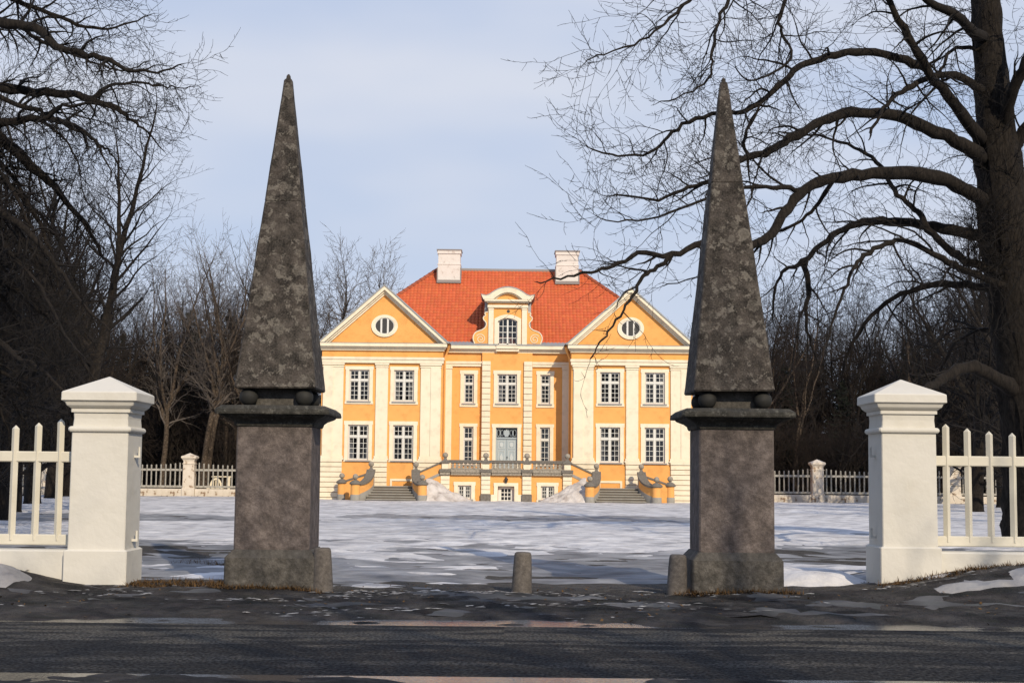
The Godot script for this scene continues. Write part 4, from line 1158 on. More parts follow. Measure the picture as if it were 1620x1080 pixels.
func build_ground() -> void:
	var xs := PackedFloat32Array(); var zs := PackedFloat32Array()
	var right := []
	var x := 0.08
	while x < 14.0:
		right.append(x); x += 0.16
	while x < 600.0:
		right.append(x); x += maxf(0.16, (x - 13.0) * 0.14)
	for i in range(right.size() - 1, -1, -1): xs.append(-right[i])
	for q in right: xs.append(q)
	var d := -200.0
	for q in [-200.0, -90.0, -40.0, -20.0, -8.0, 0.0, 5.0, 8.0]: zs.append(-q)
	d = 9.4
	while d < 900.0:
		zs.append(-d)
		d += 0.09 if d < 24.0 else (0.2 if d < 40.0 else (0.5 if d < 100.0 else (d - 95.0) * 0.4))
	top_mesh("ground", layer(0, xs, zs, M.soil), Vector3.ZERO, "dark wet ground of the park and road verge", "ground", "", "structure")
	var zz := PackedFloat32Array(); var xx := PackedFloat32Array()
	for q in zs:
		if q < -16.0 and q > -100.0: zz.append(q)
	for q in xs:
		if absf(q) < 90.0: xx.append(q)
	top_mesh("ice_sheet", layer(1, xx, zz, M.ice), Vector3.ZERO, "grey ice over the park lawn", "ice", "", "structure")
	top_mesh("snow_cover", layer(2, xx, zz, M.snow), Vector3.ZERO, "patchy melting snow over the lawn before the house", "snow", "", "structure")
	# road: a slightly cambered sheet along x
	var st := SurfaceTool.new()
	st.begin(Mesh.PRIMITIVE_TRIANGLES)
	st.set_material(M.asphalt)
	var n := 10
	for j in n:
		for i in 80:
			var q := []
			for e in [[0, 0], [1, 0], [1, 1], [0, 1]]:
				var u: float = -160.0 + 4.0 * (i + e[0])
				var t: float = float(j + e[1]) / n
				q.append([Vector3(u, -0.048 + 0.028 * (1.0 - pow(2 * t - 1, 2)), lerpf(-15.42, -11.40, t)), Vector2(u / 11.0, t)])
			for k in [0, 1, 2, 0, 2, 3]:
				st.set_uv(q[k][1]); st.set_normal(Vector3.UP); st.add_vertex(q[k][0])
	st.generate_tangents()
	top_mesh("road", st.commit(), Vector3.ZERO, "damp dark asphalt road across the foreground", "road", "", "structure")
	var w := MB.new()
	w.quad(Vector3(-60, -0.045, -15.25), Vector3(60, -0.045, -15.25), Vector3(60, -0.045, -16.5), Vector3(-60, -0.045, -16.5))
	top_mesh("meltwater", w.mesh(M.water), Vector3.ZERO, "line of meltwater puddles along the far road edge", "puddle", "", "structure")
	w = MB.new()
	w.quad(Vector3(-60, -0.045, -10.6), Vector3(60, -0.045, -10.6), Vector3(60, -0.045, -11.55), Vector3(-60, -0.045, -11.55))
	top_mesh("meltwater", w.mesh(M.water), Vector3.ZERO, "line of meltwater puddles along the near road edge", "puddle", "", "structure")
	# dead grass round the gate stones
	var g := MB.new()
	var lr := RandomNumberGenerator.new(); lr.seed = 77
	for area in [[-4.9, -3.5, -19.4, -18.5, 2600], [-3.7, -2.3, -18.66, -18.35, 1300], [2.3, 3.75, -18.72, -18.38, 1600], [4.9, 6.3, -19.55, -19.1, 1500], [-5.6, -3.9, -25.0, -24.3, 900], [2.1, 2.5, -18.9, -18.4, 250], [6.1, 7.3, -19.75, -19.3, 700]]:
		for k in area[4]:
			var px := lr.randf_range(area[0], area[1]); var pz := lr.randf_range(area[2], area[3])
			var edge := minf(minf(px - area[0], area[1] - px) * 2.5, minf(pz - area[2], area[3] - pz) * 4.0)
			if lr.randf() > edge * 4.0 + 0.15 + na.get_noise_2d(px * 200, pz * 200): continue
			var p := Vector3(px, ground_y(px, pz) - 0.01, pz)
			var dir := Vector3(lr.randf_range(-1, 1), lr.randf_range(0.1, 0.7), lr.randf_range(-0.6, 1)).normalized()
			var sd := Vector3(-dir.z, 0, dir.x).normalized() * lr.randf_range(0.004, 0.010)
			var ln := lr.randf_range(0.05, 0.13)
			g.tri(p - sd, p + sd, p + dir * ln + Vector3(0, -0.01, 0))
	top_mesh("dead_grass", g.mesh(M.dead_grass), Vector3.ZERO, "brown dead grass round the feet of the gate stones", "grass", "", "stuff")

func build_chips() -> void:                      # broken ice and slush lying on the dirty verge
	var b := MB.new()
	var lr := RandomNumberGenerator.new(); lr.seed = 88
	b.tint = true
	for k in 16000:
		var x := lr.randf_range(-9.0, 9.0); var d := lr.randf_range(15.9, 19.2)
		var want := nb.get_noise_2d(x * 30 + 40, d * 130) + 0.75 * spot(x, d, -0.7, 18.6, 2.4, 0.6) + 0.5 * spot(x, d, 1.6, 19.6, 1.0, 0.6) - 0.22
		if lr.randf() > want * 2.0: continue
		var z := -d
		var r := lr.randf_range(0.006, 0.030)
		var y := ground_y(x, z) + clampf(ice_amount(x, z) * 0.06, 0.0, 0.025)
		var g := lr.randf_range(0.10, 0.42)
		b.col = Color(g, g * 0.99, g * 0.97)
		var top := Vector3(x + lr.randf_range(-0.4, 0.4) * r, y + r * lr.randf_range(0.08, 0.30), z)
		var ring := []
		var n := 5
		for i in n:
			var a := TAU * i / n + lr.randf() * 0.6
			var q := r * lr.randf_range(0.6, 1.5)
			ring.append(Vector3(x + cos(a) * q * 2.4, y - 0.003, z + sin(a) * q))
		for i in n: b.tri(ring[(i + 1) % n], ring[i], top)
	var lf := MB.new()
	for k in 1500:
		var x := lr.randf_range(-9.0, 9.0); var d := lr.randf_range(15.7, 20.5)
		if nb.get_noise_2d(x * 60 + 400, d * 60) + lr.randf_range(-0.3, 0.3) < 0.05: continue
		var p := Vector3(x, ground_y(x, -d) + 0.012, -d)
		var a := Vector3(lr.randf_range(-1, 1), lr.randf_range(-0.15, 0.5), lr.randf_range(-1, 1)).normalized() * lr.randf_range(0.012, 0.03)
		var c := Vector3(-a.z, a.y * lr.randf_range(0.0, 1.0), a.x) * 0.7
		lf.quad(p - a, p - c, p + a, p + c)
	top_mesh("fallen_leaves", lf.mesh(M.dead_grass), Vector3.ZERO, "brown fallen leaves scattered over verge and gateway", "leaves", "", "stuff")
	top_mesh("ice_chips", b.mesh(M.ice), Vector3.ZERO, "broken ice and slush scattered over the dirty verge", "ice", "", "stuff")

# ------------------------------------------------------------------ trees
func rv() -> Vector3:
	return Vector3(rng.randf_range(-1, 1), rng.randf_range(-1, 1), rng.randf_range(-1, 1))
func on_path(p: PackedVector3Array, t: float) -> Array:     # point, tangent, at share t
	var f := t * (p.size() - 1)
	var i := mini(int(f), p.size() - 2)
	return [p[i].lerp(p[i + 1], f - i), (p[i + 1] - p[i]).normalized(), i, f - i]
func side_dir(tan_: Vector3, ang: float) -> Vector3:
	var q := rv()
	q = (q - tan_ * q.dot(tan_))
	if q.length_squared() < 0.001: q = tan_.cross(Vector3.RIGHT)
	return (tan_ * cos(ang) + q.normalized() * sin(ang)).normalized()
# o: seg[], gap[], len[], ang[], up[], wig, rmin, levels
func grow(b: MB, p: Vector3, dir: Vector3, ln: float, r: float, lvl: int, o: Dictionary) -> void:
	var n: int = o.seg[lvl]
	var pts := PackedVector3Array([p]); var rad := PackedFloat32Array([r])
	var d := dir
	for i in n:
		d = (d + rv() * o.wig + Vector3(0, o.up[lvl], 0)).normalized()
		p += d * (ln / n)
		pts.append(p)
		rad.append(maxf(o.rmin * 0.6, r * (1.0 - 0.72 * (i + 1) / n)))
	b.tube(pts, rad, 5 if r > 0.05 else (4 if r > 0.02 else 3))
	if lvl < o.levels: sprout(b, pts, rad, ln, lvl + 1, o, 0.18)
func sprout(b: MB, pts: PackedVector3Array, rad: PackedFloat32Array, ln: float, lvl: int, o: Dictionary, from: float) -> void:
	var cnt := int(ln / o.gap[lvl] * (1.0 - from) + rng.randf())
	for k in cnt:
		var t := clampf(from + (1.0 - from) * (k + rng.randf()) / cnt, 0, 0.995)
		var q := on_path(pts, t)
		var rr: float = lerpf(rad[q[2]], rad[q[2] + 1], q[3])
		var l: float = o.len[lvl] * rng.randf_range(0.5, 1.15) * (1.0 - o.get("fade", 0.45) * t)
		grow(b, q[0], side_dir(q[1], o.ang[lvl] * rng.randf_range(0.7, 1.3)), l, clampf(rr * 0.62, o.rmin, o.rmax[lvl]), lvl, o)
	if cnt > 0:
		var m := pts.size()
		grow(b, pts[m - 1], (pts[m - 1] - pts[m - 2]).normalized(), o.len[lvl] * (0.8 if lvl > 1 else o.get("tip", 0.8)), maxf(rad[m - 1] * 0.95, o.rmin), lvl, o)
func traced(pixels: Array, d0: float, d1: float, bend: float) -> PackedVector3Array:   # a limb that runs from depth d0 to d1, smoothed
	var raw := []
	for i in pixels.size():
		var u := float(i) / (pixels.size() - 1)
		raw.append(pix(pixels[i][0], pixels[i][1], lerpf(d0, d1, u) + sin(u * PI) * bend))
	var o := PackedVector3Array()
	for i in raw.size() - 1:
		for k in 4:
			o.append(raw[i].cubic_interpolate(raw[i + 1], raw[maxi(i - 1, 0)], raw[mini(i + 2, raw.size() - 1)], k / 4.0))
	o.append(raw[raw.size() - 1])
	for i in range(1, o.size() - 1): o[i] += rv() * 0.035
	return o
func path_len(p: PackedVector3Array) -> float:
	var l := 0.0
	for i in p.size() - 1: l += p[i].distance_to(p[i + 1])
	return l
func taper(n: int, r0: float, r1: float, knots := 0.11) -> PackedFloat32Array:
	var o := PackedFloat32Array()
	for i in n: o.append(lerpf(r0, r1, pow(float(i) / (n - 1), 0.8)) * (1.0 + rng.randf_range(-knots, knots)))
	return o
func local(p: PackedVector3Array, base: Vector3) -> PackedVector3Array:
	var o := PackedVector3Array()
	for q in p: o.append(q - base)
	return o
func big_trunk(b: MB, pts: PackedVector3Array, rad: PackedFloat32Array, sides: int) -> void:    # bark ridges as real relief
	var k0 := b.v.size()
	b.tube(pts, rad, sides)
	for i in range(k0, b.v.size()):
		var q := b.n[i]
		var rr := rad[(i - k0) / sides]
		var f := -absf(na.get_noise_3d(q.x * 420, b.v[i].y * 38, q.z * 420)) * 0.30 + nb.get_noise_3d(q.x * 110, b.v[i].y * 60, q.z * 110) * 0.22 + 0.04
		b.v[i] += q * rr * f
const OPT_NEAR := {"seg": [6, 9, 7, 5, 3], "gap": [1.0, 0.44, 0.30, 0.22, 0.15], "len": [6.0, 2.3, 1.25, 0.62, 0.28], "ang": [0.7, 1.0, 0.95, 0.9, 0.85], "up": [0.0, -0.04, -0.01, 0.03, 0.05], "wig": 0.23, "rmin": 0.0060, "fade": 0.72, "tip": 0.12, "rmax": [0.3, 0.035, 0.016, 0.008, 0.0065], "levels": 4}
func build_right_tree() -> void:
	rng.seed = 101
	var base := pix(1655, 855, 34.0)
	base.y = ground_y(base.x, base.z) - 0.1
	var T := thing("linden_tree", base, "huge bare old linden with arching limbs behind the right picket fence", "tree")
	var tp := [[1655, 862], [1648, 780], [1638, 690], [1624, 560], [1604, 420], [1588, 320], [1577, 220], [1568, 110], [1560, 0], [1548, -140], [1556, -300], [1540, -440]]
	var trad := [1.02, 0.84, 0.76, 0.72, 0.68, 0.58, 0.46, 0.36, 0.32, 0.27, 0.20, 0.10]
	var pts := PackedVector3Array(); var rad := PackedFloat32Array()
	for i in tp.size() - 1:
		for k in 12:
			var u := k / 12.0
			pts.append(pix(lerpf(tp[i][0], tp[i + 1][0], u), lerpf(tp[i][1], tp[i + 1][1], u), 34.0) - base)
			rad.append(lerpf(trad[i], trad[i + 1], u))
	pts.append(pix(1540, -440, 34.0) - base); rad.append(0.1)
	var b := MB.new()
	big_trunk(b, pts, rad, 72)
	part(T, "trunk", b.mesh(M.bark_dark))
	# traced limbs: pixels, depth at the trunk, depth at the tip, radius at the trunk, radius at the tip
	var L := [
		[[[1553, 225], [1543, 205], [1500, 150], [1465, 105], [1438, 58], [1407, 0], [1380, -70], [1340, -150]], 34.0, 31.5, 0.19, 0.04],
		[[[1558, 145], [1545, 135], [1500, 118], [1455, 130], [1420, 150], [1398, 172], [1378, 210]], 34.0, 31.0, 0.14, 0.03],
		[[[1466, 107], [1420, 90], [1370, 81], [1310, 88], [1265, 105], [1235, 134], [1188, 171], [1140, 178], [1090, 192], [1058, 216], [1030, 240], [980, 248], [935, 235]], 33.0, 30.0, 0.125, 0.016],
		[[[1556, 255], [1545, 244], [1510, 221], [1450, 195], [1390, 178], [1335, 181], [1290, 197], [1250, 220], [1218, 238], [1185, 249], [1160, 260], [1130, 285], [1090, 295], [1040, 315], [975, 308]], 34.0, 29.5, 0.215, 0.018],
		[[[1558, 322], [1545, 310], [1500, 286], [1440, 273], [1380, 275], [1320, 281], [1275, 300], [1245, 332], [1220, 368], [1190, 389], [1150, 380], [1110, 384], [1062, 403], [1009, 401], [969, 422], [933, 430], [887, 439], [850, 446]], 34.0, 28.0, 0.22, 0.012, 1],
		[[[1062, 403], [1036, 427], [1016, 440], [1002, 469], [980, 500], [958, 531], [935, 566]], 29.3, 27.5, 0.062, 0.012, 1],
		[[[1570, 385], [1550, 372], [1492, 361], [1440, 352], [1380, 351], [1335, 362], [1300, 386], [1270, 414], [1243, 428], [1228, 452], [1222, 500]], 34.0, 37.5, 0.18, 0.025],
		[[[1272, 412], [1279, 458], [1274, 504], [1285, 545], [1300, 590]], 36.6, 37.5, 0.09, 0.02],
		[[[1585, 432], [1530, 412], [1500, 393], [1470, 362], [1448, 330], [1420, 309], [1402, 275], [1380, 250], [1340, 228], [1295, 214], [1240, 210]], 33.6, 36.5, 0.13, 0.02],
		[[[1590, 452], [1530, 426], [1492, 410], [1438, 381], [1403, 384], [1368, 405], [1348, 427], [1337, 458], [1317, 516], [1300, 560]], 33.6, 31.0, 0.10, 0.02],
		[[[1620, 620], [1585, 604], [1550, 582], [1515, 586], [1484, 605], [1461, 622], [1430, 670], [1405, 700]], 33.7, 30.5, 0.24, 0.05],
		[[[1562, 62], [1540, 50], [1512, 27], [1469, -2], [1420, -50], [1360, -90], [1300, -110]], 34.0, 30.0, 0.18, 0.03],
		[[[1555, 78], [1539, 76], [1508, 77], [1494, 98], [1489, 120]], 34.0, 33.0, 0.065, 0.035],
		[[[1300, -110], [1230, -100], [1175, -40], [1152, 2], [1138, 31], [1128, 78], [1124, 117], [1096, 145], [1050, 160]], 30.0, 28.5, 0.07, 0.014],
		[[[1300, -110], [1200, -90], [1130, -40], [1089, 0], [1050, 37], [1015, 64], [957, 84], [925, 100]], 30.0, 28.0, 0.07, 0.010],
		[[[1330, -100], [1260, -30], [1233, 27], [1241, 54], [1252, 90], [1218, 117], [1190, 128], [1165, 108]], 30.3, 29.5, 0.06, 0.014],
		[[[1590, 210], [1602, 150], [1625, 95], [1660, 20], [1690, -80], [1700, -200]], 33.9, 32.0, 0.20, 0.06],
		[[[1596, 260], [1620, 205], [1660, 150], [1730, 110], [1800, 100]], 33.9, 32.0, 0.18, 0.05],
		[[[1185, 249], [1178, 215], [1200, 175], [1215, 150]], 31.4, 31.0, 0.05, 0.02],
		[[[1275, 300], [1240, 298], [1200, 296], [1150, 300], [1080, 330], [1010, 350], [950, 345]], 32.0, 28.5, 0.07, 0.012],
		[[[1320, 283], [1290, 330], [1262, 352], [1210, 375], [1150, 415], [1100, 440], [1050, 452]], 32.6, 34.5, 0.06, 0.012, 1],
		[[[1600, 470], [1560, 455], [1500, 450], [1440, 460], [1390, 490], [1350, 540], [1330, 600]], 33.8, 37.0, 0.13, 0.03],
		[[[1610, 530], [1570, 520], [1530, 530], [1500, 560], [1470, 640]], 33.8, 38.0, 0.10, 0.03],
	]
	var lean := OPT_NEAR.duplicate()      # the long low limb before the house carries fewer, shorter twigs
	lean.gap = [1.0, 0.55, 0.42, 0.32, 0.24]; lean.len = [6.0, 1.35, 0.8, 0.42, 0.22]
	var crown := MB.new()
	for l in L:
		var p := local(traced(l[0], l[1], l[2], rng.randf_range(-0.6, 0.6)), base)
		var r := taper(p.size(), l[3] * 0.9, l[4])
		var m := MB.new()
		m.tube(p, r, 12)
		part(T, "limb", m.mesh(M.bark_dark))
		sprout(crown, p, r, path_len(p), 1, OPT_NEAR if l.size() < 6 else lean, 0.12 if l[3] < 0.12 else 0.22)
	# small shoots on the trunk
	for k in 60:
		var q := on_path(pts, rng.randf_range(0.35, 0.95))
		grow(crown, q[0], side_dir(q[1], 1.2), rng.randf_range(0.8, 2.6), 0.016, 2, OPT_NEAR)
	# tufts of shoots on the burls where the low limbs leave the trunk
	for k in 90:
		var q := pix(rng.randf_range(1535, 1600), rng.randf_range(335, 440), 33.4) - base
		grow(crown, q, Vector3(rng.randf_range(-1, 0.3), rng.randf_range(-0.5, 0.8), rng.randf_range(-0.2, 1)).normalized(), rng.randf_range(0.5, 1.5), 0.012, 2, OPT_NEAR)
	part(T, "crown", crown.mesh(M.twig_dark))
func build_left_tree() -> void:
	rng.seed = 202
	var base := pix(-130, 852, 31.0)
	base.y = ground_y(base.x, base.z) - 0.1
	var T := thing("linden_tree", base, "big bare linden whose long limbs reach in from the left edge", "tree")
	var pts := PackedVector3Array(); var rad := PackedFloat32Array()
	for i in 30:
		var u := i / 29.0
		pts.append(Vector3(sin(u * 5.0) * 0.25, u * 18.0, cos(u * 4.0) * 0.2 - 0.2)); rad.append(lerpf(0.75, 0.12, u))
	var b := MB.new()
	big_trunk(b, pts, rad, 28)
	part(T, "trunk", b.mesh(M.bark_dark))
	var L := [
		[[[-130, 90], [-60, 30], [0, 36], [54, 43], [89, 74], [128, 85], [167, 93], [202, 109], [249, 113], [288, 101]], 31.0, 29.0, 0.16, 0.012],
		[[[-130, 170], [-60, 140], [0, 138], [58, 146], [105, 148], [144, 157], [185, 172], [204, 188], [227, 204], [258, 238]], 31.0, 33.0, 0.17, 0.012],
		[[[144, 157], [183, 132], [233, 134], [272, 138], [305, 136]], 32.3, 33.0, 0.05, 0.010],
		[[[-130, 240], [-50, 205], [0, 194], [58, 187], [89, 190], [128, 204], [155, 233], [175, 280]], 31.0, 29.5, 0.14, 0.012],
		[[[70, 187], [101, 168], [155, 165], [194, 179], [232, 185]], 30.0, 30.0, 0.05, 0.010],
		[[[-130, 150], [-60, 180], [0, 218], [39, 253], [78, 288], [105, 320], [140, 365], [165, 410]], 31.0, 34.0, 0.20, 0.03],
		[[[-120, 40], [-60, -30], [0, -10], [50, 10], [110, 34], [160, 45], [205, 36], [240, 22]], 31.0, 32.0, 0.10, 0.010],
		[[[-120, -30], [-40, -80], [40, -50], [100, -30], [150, -5], [200, 0]], 31.0, 29.0, 0.10, 0.012],
		[[[-120, 300], [-50, 320], [0, 335], [40, 362], [90, 420], [130, 480], [172, 522]], 31.0, 29.0, 0.14, 0.014],
		[[[-120, 420], [-40, 430], [20, 455], [70, 500], [110, 540], [150, 602]], 31.0, 33.5, 0.13, 0.014],
		[[[-120, 500], [-40, 520], [20, 560], [70, 590], [115, 645]], 31.0, 28.5, 0.11, 0.014],
		[[[-120, 260], [-40, 270], [20, 300], [60, 350], [85, 410], [95, 470]], 31.0, 32.0, 0.12, 0.014],
		[[[-120, 560], [-40, 600], [20, 640], [50, 690]], 31.0, 32.0, 0.10, 0.016],
	]
	var bushy := OPT_NEAR.duplicate()
	bushy.gap = [1.0, 0.27, 0.22, 0.17, 0.12]; bushy.len = [6.0, 1.5, 0.95, 0.5, 0.25]; bushy.fade = 0.85
	# more limbs of the same crown, deeper and nearer
	for k in [0, 1, 3, 5, 8, 9, 10, 11, 12, 8, 9]:
		var px := []
		var up := rng.randf_range(-55, 55)
		for q in L[k][0]: px.append([q[0] * 0.86 - 20.0 + rng.randf_range(-8, 8), q[1] + up * (q[0] + 130.0) / 260.0 + rng.randf_range(-8, 8)])
		L.append([px, 31.0, 31.0 + rng.randf_range(-5.0, 7.0), 0.09, 0.012])
	var crown := MB.new()
	for l in L:
		var p := local(traced(l[0], l[1], l[2], rng.randf_range(-0.6, 0.6)), base)
		var r := taper(p.size(), l[3], l[4])
		var m := MB.new()
		m.tube(p, r, 10)
		part(T, "limb", m.mesh(M.bark_dark))
		sprout(crown, p, r, path_len(p), 1, bushy, 0.08)
	part(T, "crown", crown.mesh(M.twig_dark))
func wild_tree(h: float, r0: float, spread: float, first: float, o: Dictionary, bark: Material, twig: Material, forks: int) -> Node3D:   # a bare tree with its base at the origin: trunk, leaders, twigs
	var T := Node3D.new()
	var b := MB.new(); var crown := MB.new()
	for f in forks:
		var p := Vector3((f - (forks - 1) / 2.0) * r0 * 1.2, -0.3, 0)
		var d := Vector3((f - (forks - 1) / 2.0) * 0.28 + rng.randf_range(-0.05, 0.05), 1, rng.randf_range(-0.06, 0.06)).normalized()
		var pts := PackedVector3Array([p]); var rad := PackedFloat32Array([r0 * 1.35])
		var n := 12
		var hh := h * rng.randf_range(0.42, 0.52)
		for i in n:
			d = (d + rv() * 0.10 + Vector3(0, 0.08, 0)).normalized()
			p += d * hh / n
			pts.append(p); rad.append(r0 * (1.0 - 0.42 * (i + 1.0) / n))
		b.tube(pts, rad, 10)
		sticks(crown, pts, rad, hh, first * 2.0, spread, o)
		var nl: int = 3 + rng.randi() % 2
		for k in nl:
			var q := on_path(pts, 1.0 - 0.12 * k)
			var a := TAU * k / nl + rng.randf()
			var tilt := 0.16 if k == 0 else rng.randf_range(0.30, 0.62)
			var ld := Vector3(cos(a) * sin(tilt), cos(tilt), sin(a) * sin(tilt))
			var lp := PackedVector3Array([q[0]]); var lrr := PackedFloat32Array([r0 * 0.52])
			var pp: Vector3 = q[0]
			var ll := (h - pp.y) * rng.randf_range(0.85, 1.0) if k == 0 else (h - pp.y) * rng.randf_range(0.65, 0.9)
			for i in 10:
				ld = (ld + rv() * 0.15 + Vector3(0, 0.07, 0)).normalized()
				pp += ld * ll / 10.0
				lp.append(pp); lrr.append(r0 * 0.52 * (1.0 - 0.90 * (i + 1) / 10.0) + 0.010)
			b.tube(lp, lrr, 7)
			sticks(crown, lp, lrr, ll, 0.12, spread * 0.72, o)
			grow(crown, pp, ld, spread * 0.5, lrr[10] * 0.9, 0, o)
	part(T, "trunk", b.mesh(bark))
	part(T, "crown", crown.mesh(twig))
	return T
func sticks(crown: MB, pts: PackedVector3Array, rad: PackedFloat32Array, ln: float, from: float, spread: float, o: Dictionary) -> void:
	var n := int(ln * o.limbs)
	for k in n:
		var t := minf(0.99, from + (0.99 - from) * (k + rng.randf()) / n)
		var q := on_path(pts, t)
		var rr: float = lerpf(rad[q[2]], rad[q[2] + 1], q[3])
		grow(crown, q[0], side_dir(q[1], rng.randf_range(0.55, 1.1)), spread * (1.1 - 0.6 * t) * rng.randf_range(0.55, 1.2), clampf(rr * 0.5, 0.015, 0.12), 0, o)
func spruce(h: float) -> Node3D:
	var T := Node3D.new()
	var b := MB.new()
	b.tube(PackedVector3Array([Vector3(0, -0.3, 0), Vector3(0, h, 0)]), PackedFloat32Array([h * 0.014, 0.02]), 6)
	part(T, "trunk", b.mesh(M.bark_wood))
	var c := MB.new()
	var y := 0.8
	while y < h - 0.2:
		var ln := (h - y) * 0.24 + 0.25
		for k in 9:
			var a := rng.randf() * TAU
			var l := ln * rng.randf_range(0.6, 1.15)
			var dir := Vector3(cos(a), -0.25 + rng.randf_range(-0.15, 0.2), sin(a))
			var sd := Vector3(-sin(a), 0, cos(a))
			var p0 := Vector3(0, y + rng.randf_range(-0.2, 0.2), 0)
			for i in 7:
				var u := (i + 0.5) / 7.0
				var q := p0 + dir * l * u + Vector3(0, 0.25 * l * u * u, 0)
				var w := l * 0.30 * (1.1 - u)
				for s: float in [-1.0, 1.0]:
					c.tri(q, q + dir * 0.18, q + sd * s * w + dir * w * 0.7 + Vector3(0, rng.randf_range(-0.22, 0.02), 0))
				c.tri(q - sd * 0.05, q + sd * 0.05, q + Vector3(rng.randf_range(-0.1, 0.1), -rng.randf_range(0.15, 0.4), rng.randf_range(-0.1, 0.1)))
		y += 0.34 + 0.01 * h
	part(T, "crown", c.mesh(M.needle))
	return T
func put(proto: Node3D, called: String, at: Vector3, turn: float, size: float, label: String, group: String) -> void:
	var t: Node3D = proto.duplicate()
	t.name = numbered(called)
	add_child(t)
	t.position = at
	t.rotation.y = turn
	t.scale = Vector3.ONE * size
	tag(t, label, "tree", group)
func build_woods() -> void:
	rng.seed = 303
	var far := {"seg": [6, 5, 4, 3], "gap": [1.0, 0.40, 0.32, 0.3], "len": [4.0, 1.5, 0.75, 0.4], "ang": [0.7, 0.8, 0.8, 0.8], "up": [0.05, 0.05, 0.04, 0.04], "wig": 0.24, "rmin": 0.011, "rmax": [0.12, 0.035, 0.018, 0.012], "levels": 2, "limbs": 1.7}
	var mid := far.duplicate(); mid.levels = 3; mid.gap = [1.0, 0.5, 0.34, 0.22]; mid.rmin = 0.007
	var sparse := far.duplicate(); sparse.limbs = 1.2; sparse.gap = [1.0, 0.55, 0.35, 0.3]
	# trees one can tell apart
	var tree2 := wild_tree(16.5, 0.27, 4.2, 0.16, mid, M.bark_wood, M.twig_dark, 1)
	put(tree2, "bare_tree", Vector3(-15.6, -0.05, -54), 0.4, 1.0, "slim upright bare tree left of centre-left sky, above the left gate post", "")
	tree2.free()
	var twin := wild_tree(18.0, 0.24, 3.4, 0.35, far, M.bark_brown, M.twig_grey, 2)
	put(twin, "bare_tree", Vector3(-20.6, -0.1, -99.5), 0.1, 1.0, "twin-trunked pale brown tree behind the left far fence post", "")
	var side := wild_tree(17.6, 0.22, 3.6, 0.3, far, M.bark_brown, M.twig_grey, 1)
	put(side, "bare_tree", Vector3(-23.9, -0.1, -101), 1.3, 1.02, "pale bare tree just left of the twin-trunked one", "")
	put(side, "bare_tree", Vector3(-18.6, -0.1, -103), 4.0, 1.04, "pale bare tree just left of the left obelisk", "")
	var ivy := wild_tree(17.0, 0.45, 5.0, 0.12, far, M.bark_dark, M.twig_dark, 1)
	put(ivy, "bare_tree", Vector3(-28.9, -0.2, -89), 0.0, 1.0, "thick dark trunk seen between the left near pickets", "")
	put(ivy, "bare_tree", Vector3(29.6, -0.2, -92), 2.0, 0.95, "thick dark trunk seen between the right near pickets", "")
	var dense := far.duplicate(); dense.limbs = 2.4; dense.rmin = 0.015; dense.len = [4.0, 1.9, 0.9, 0.4]; dense.wig = 0.32
	var back := wild_tree(19.6, 0.36, 5.2, 0.3, dense, M.bark_wood, M.twig_grey, 1)
	put(back, "bare_tree", Vector3(-13.6, -0.2, -116), 0.9, 1.0, "bare tree behind the house, close to the left obelisk", "")
	put(back, "bare_tree", Vector3(-9.6, -0.2, -118), 3.6, 0.98, "bare tree behind the house, above the left gable", "")
	# park trees on the camera's side of the road, whose shade falls over the gateway
	for q in [[7.5, 5.0, 0.6, 1.0], [1.0, 9.0, 2.2, 1.1], [14.5, 8.0, 4.1, 1.05]]:
		put(ivy, "bare_tree", Vector3(q[0], -0.1, q[1]), q[2], q[3], ["bare park tree across the road, just right of the viewpoint", "bare park tree across the road, straight behind the viewpoint", "bare park tree across the road, farthest right of the viewpoint"][[7.5, 1.0, 14.5].find(q[0])], "bare trees across the road")
	# the wood
	var kinds := [wild_tree(15.0, 0.20, 3.4, 0.12, far, M.bark_wood, M.twig_wood, 1), wild_tree(16.5, 0.24, 4.0, 0.10, far, M.bark_wood, M.twig_wood, 1), wild_tree(13.0, 0.16, 3.2, 0.06, far, M.bark_wood, M.twig_wood, 2), wild_tree(14.0, 0.18, 3.6, 0.08, far, M.bark_brown, M.twig_wood, 1)]
	var brush := wild_tree(5.5, 0.07, 2.6, 0.04, far, M.bark_wood, M.twig_wood, 3)
	var firs := [spruce(12.0), spruce(10.0), spruce(14.0)]
	for s: float in [-1.0, 1.0]:
		var sl := "bare tree in the dense dark wood behind the %s far fence" % ("left" if s < 0 else "right")
		for k in 40:
			var d := rng.randf_range(100, 128)
			var x := s * (lerpf(15.5, 47.0, (k + rng.randf()) / 40.0)) * d / 100.0
			put(kinds[rng.randi() % 4], "bare_tree", Vector3(x, -0.2, -d), rng.randf() * TAU, rng.randf_range(0.9, 1.2), sl, "bare trees of the %s wood" % ("left" if s < 0 else "right"))
		for k in 24:
			var d := rng.randf_range(103, 130)
			var x := s * (lerpf(15.5, 46.0, (k + rng.randf()) / 24.0)) * d / 100.0
			put(firs[rng.randi() % 3], "spruce", Vector3(x, -0.2, -d), rng.randf() * TAU, rng.randf_range(0.85, 1.12), "dark spruce among the bare trees behind the %s far fence" % ("left" if s < 0 else "right"), "spruces of the %s wood" % ("left" if s < 0 else "right"))
		for k in 18:
			var d := rng.randf_range(98.5, 112)
			var x := s * (lerpf(15.0, 42.0, (k + rng.randf()) / 30.0)) * d / 100.0
			put(brush, "bush", Vector3(x, -0.2, -d), rng.randf() * TAU, rng.randf_range(0.7, 1.1), "leafless bush in the undergrowth behind the %s far fence" % ("left" if s < 0 else "right"), "bushes of the %s wood" % ("left" if s < 0 else "right"))
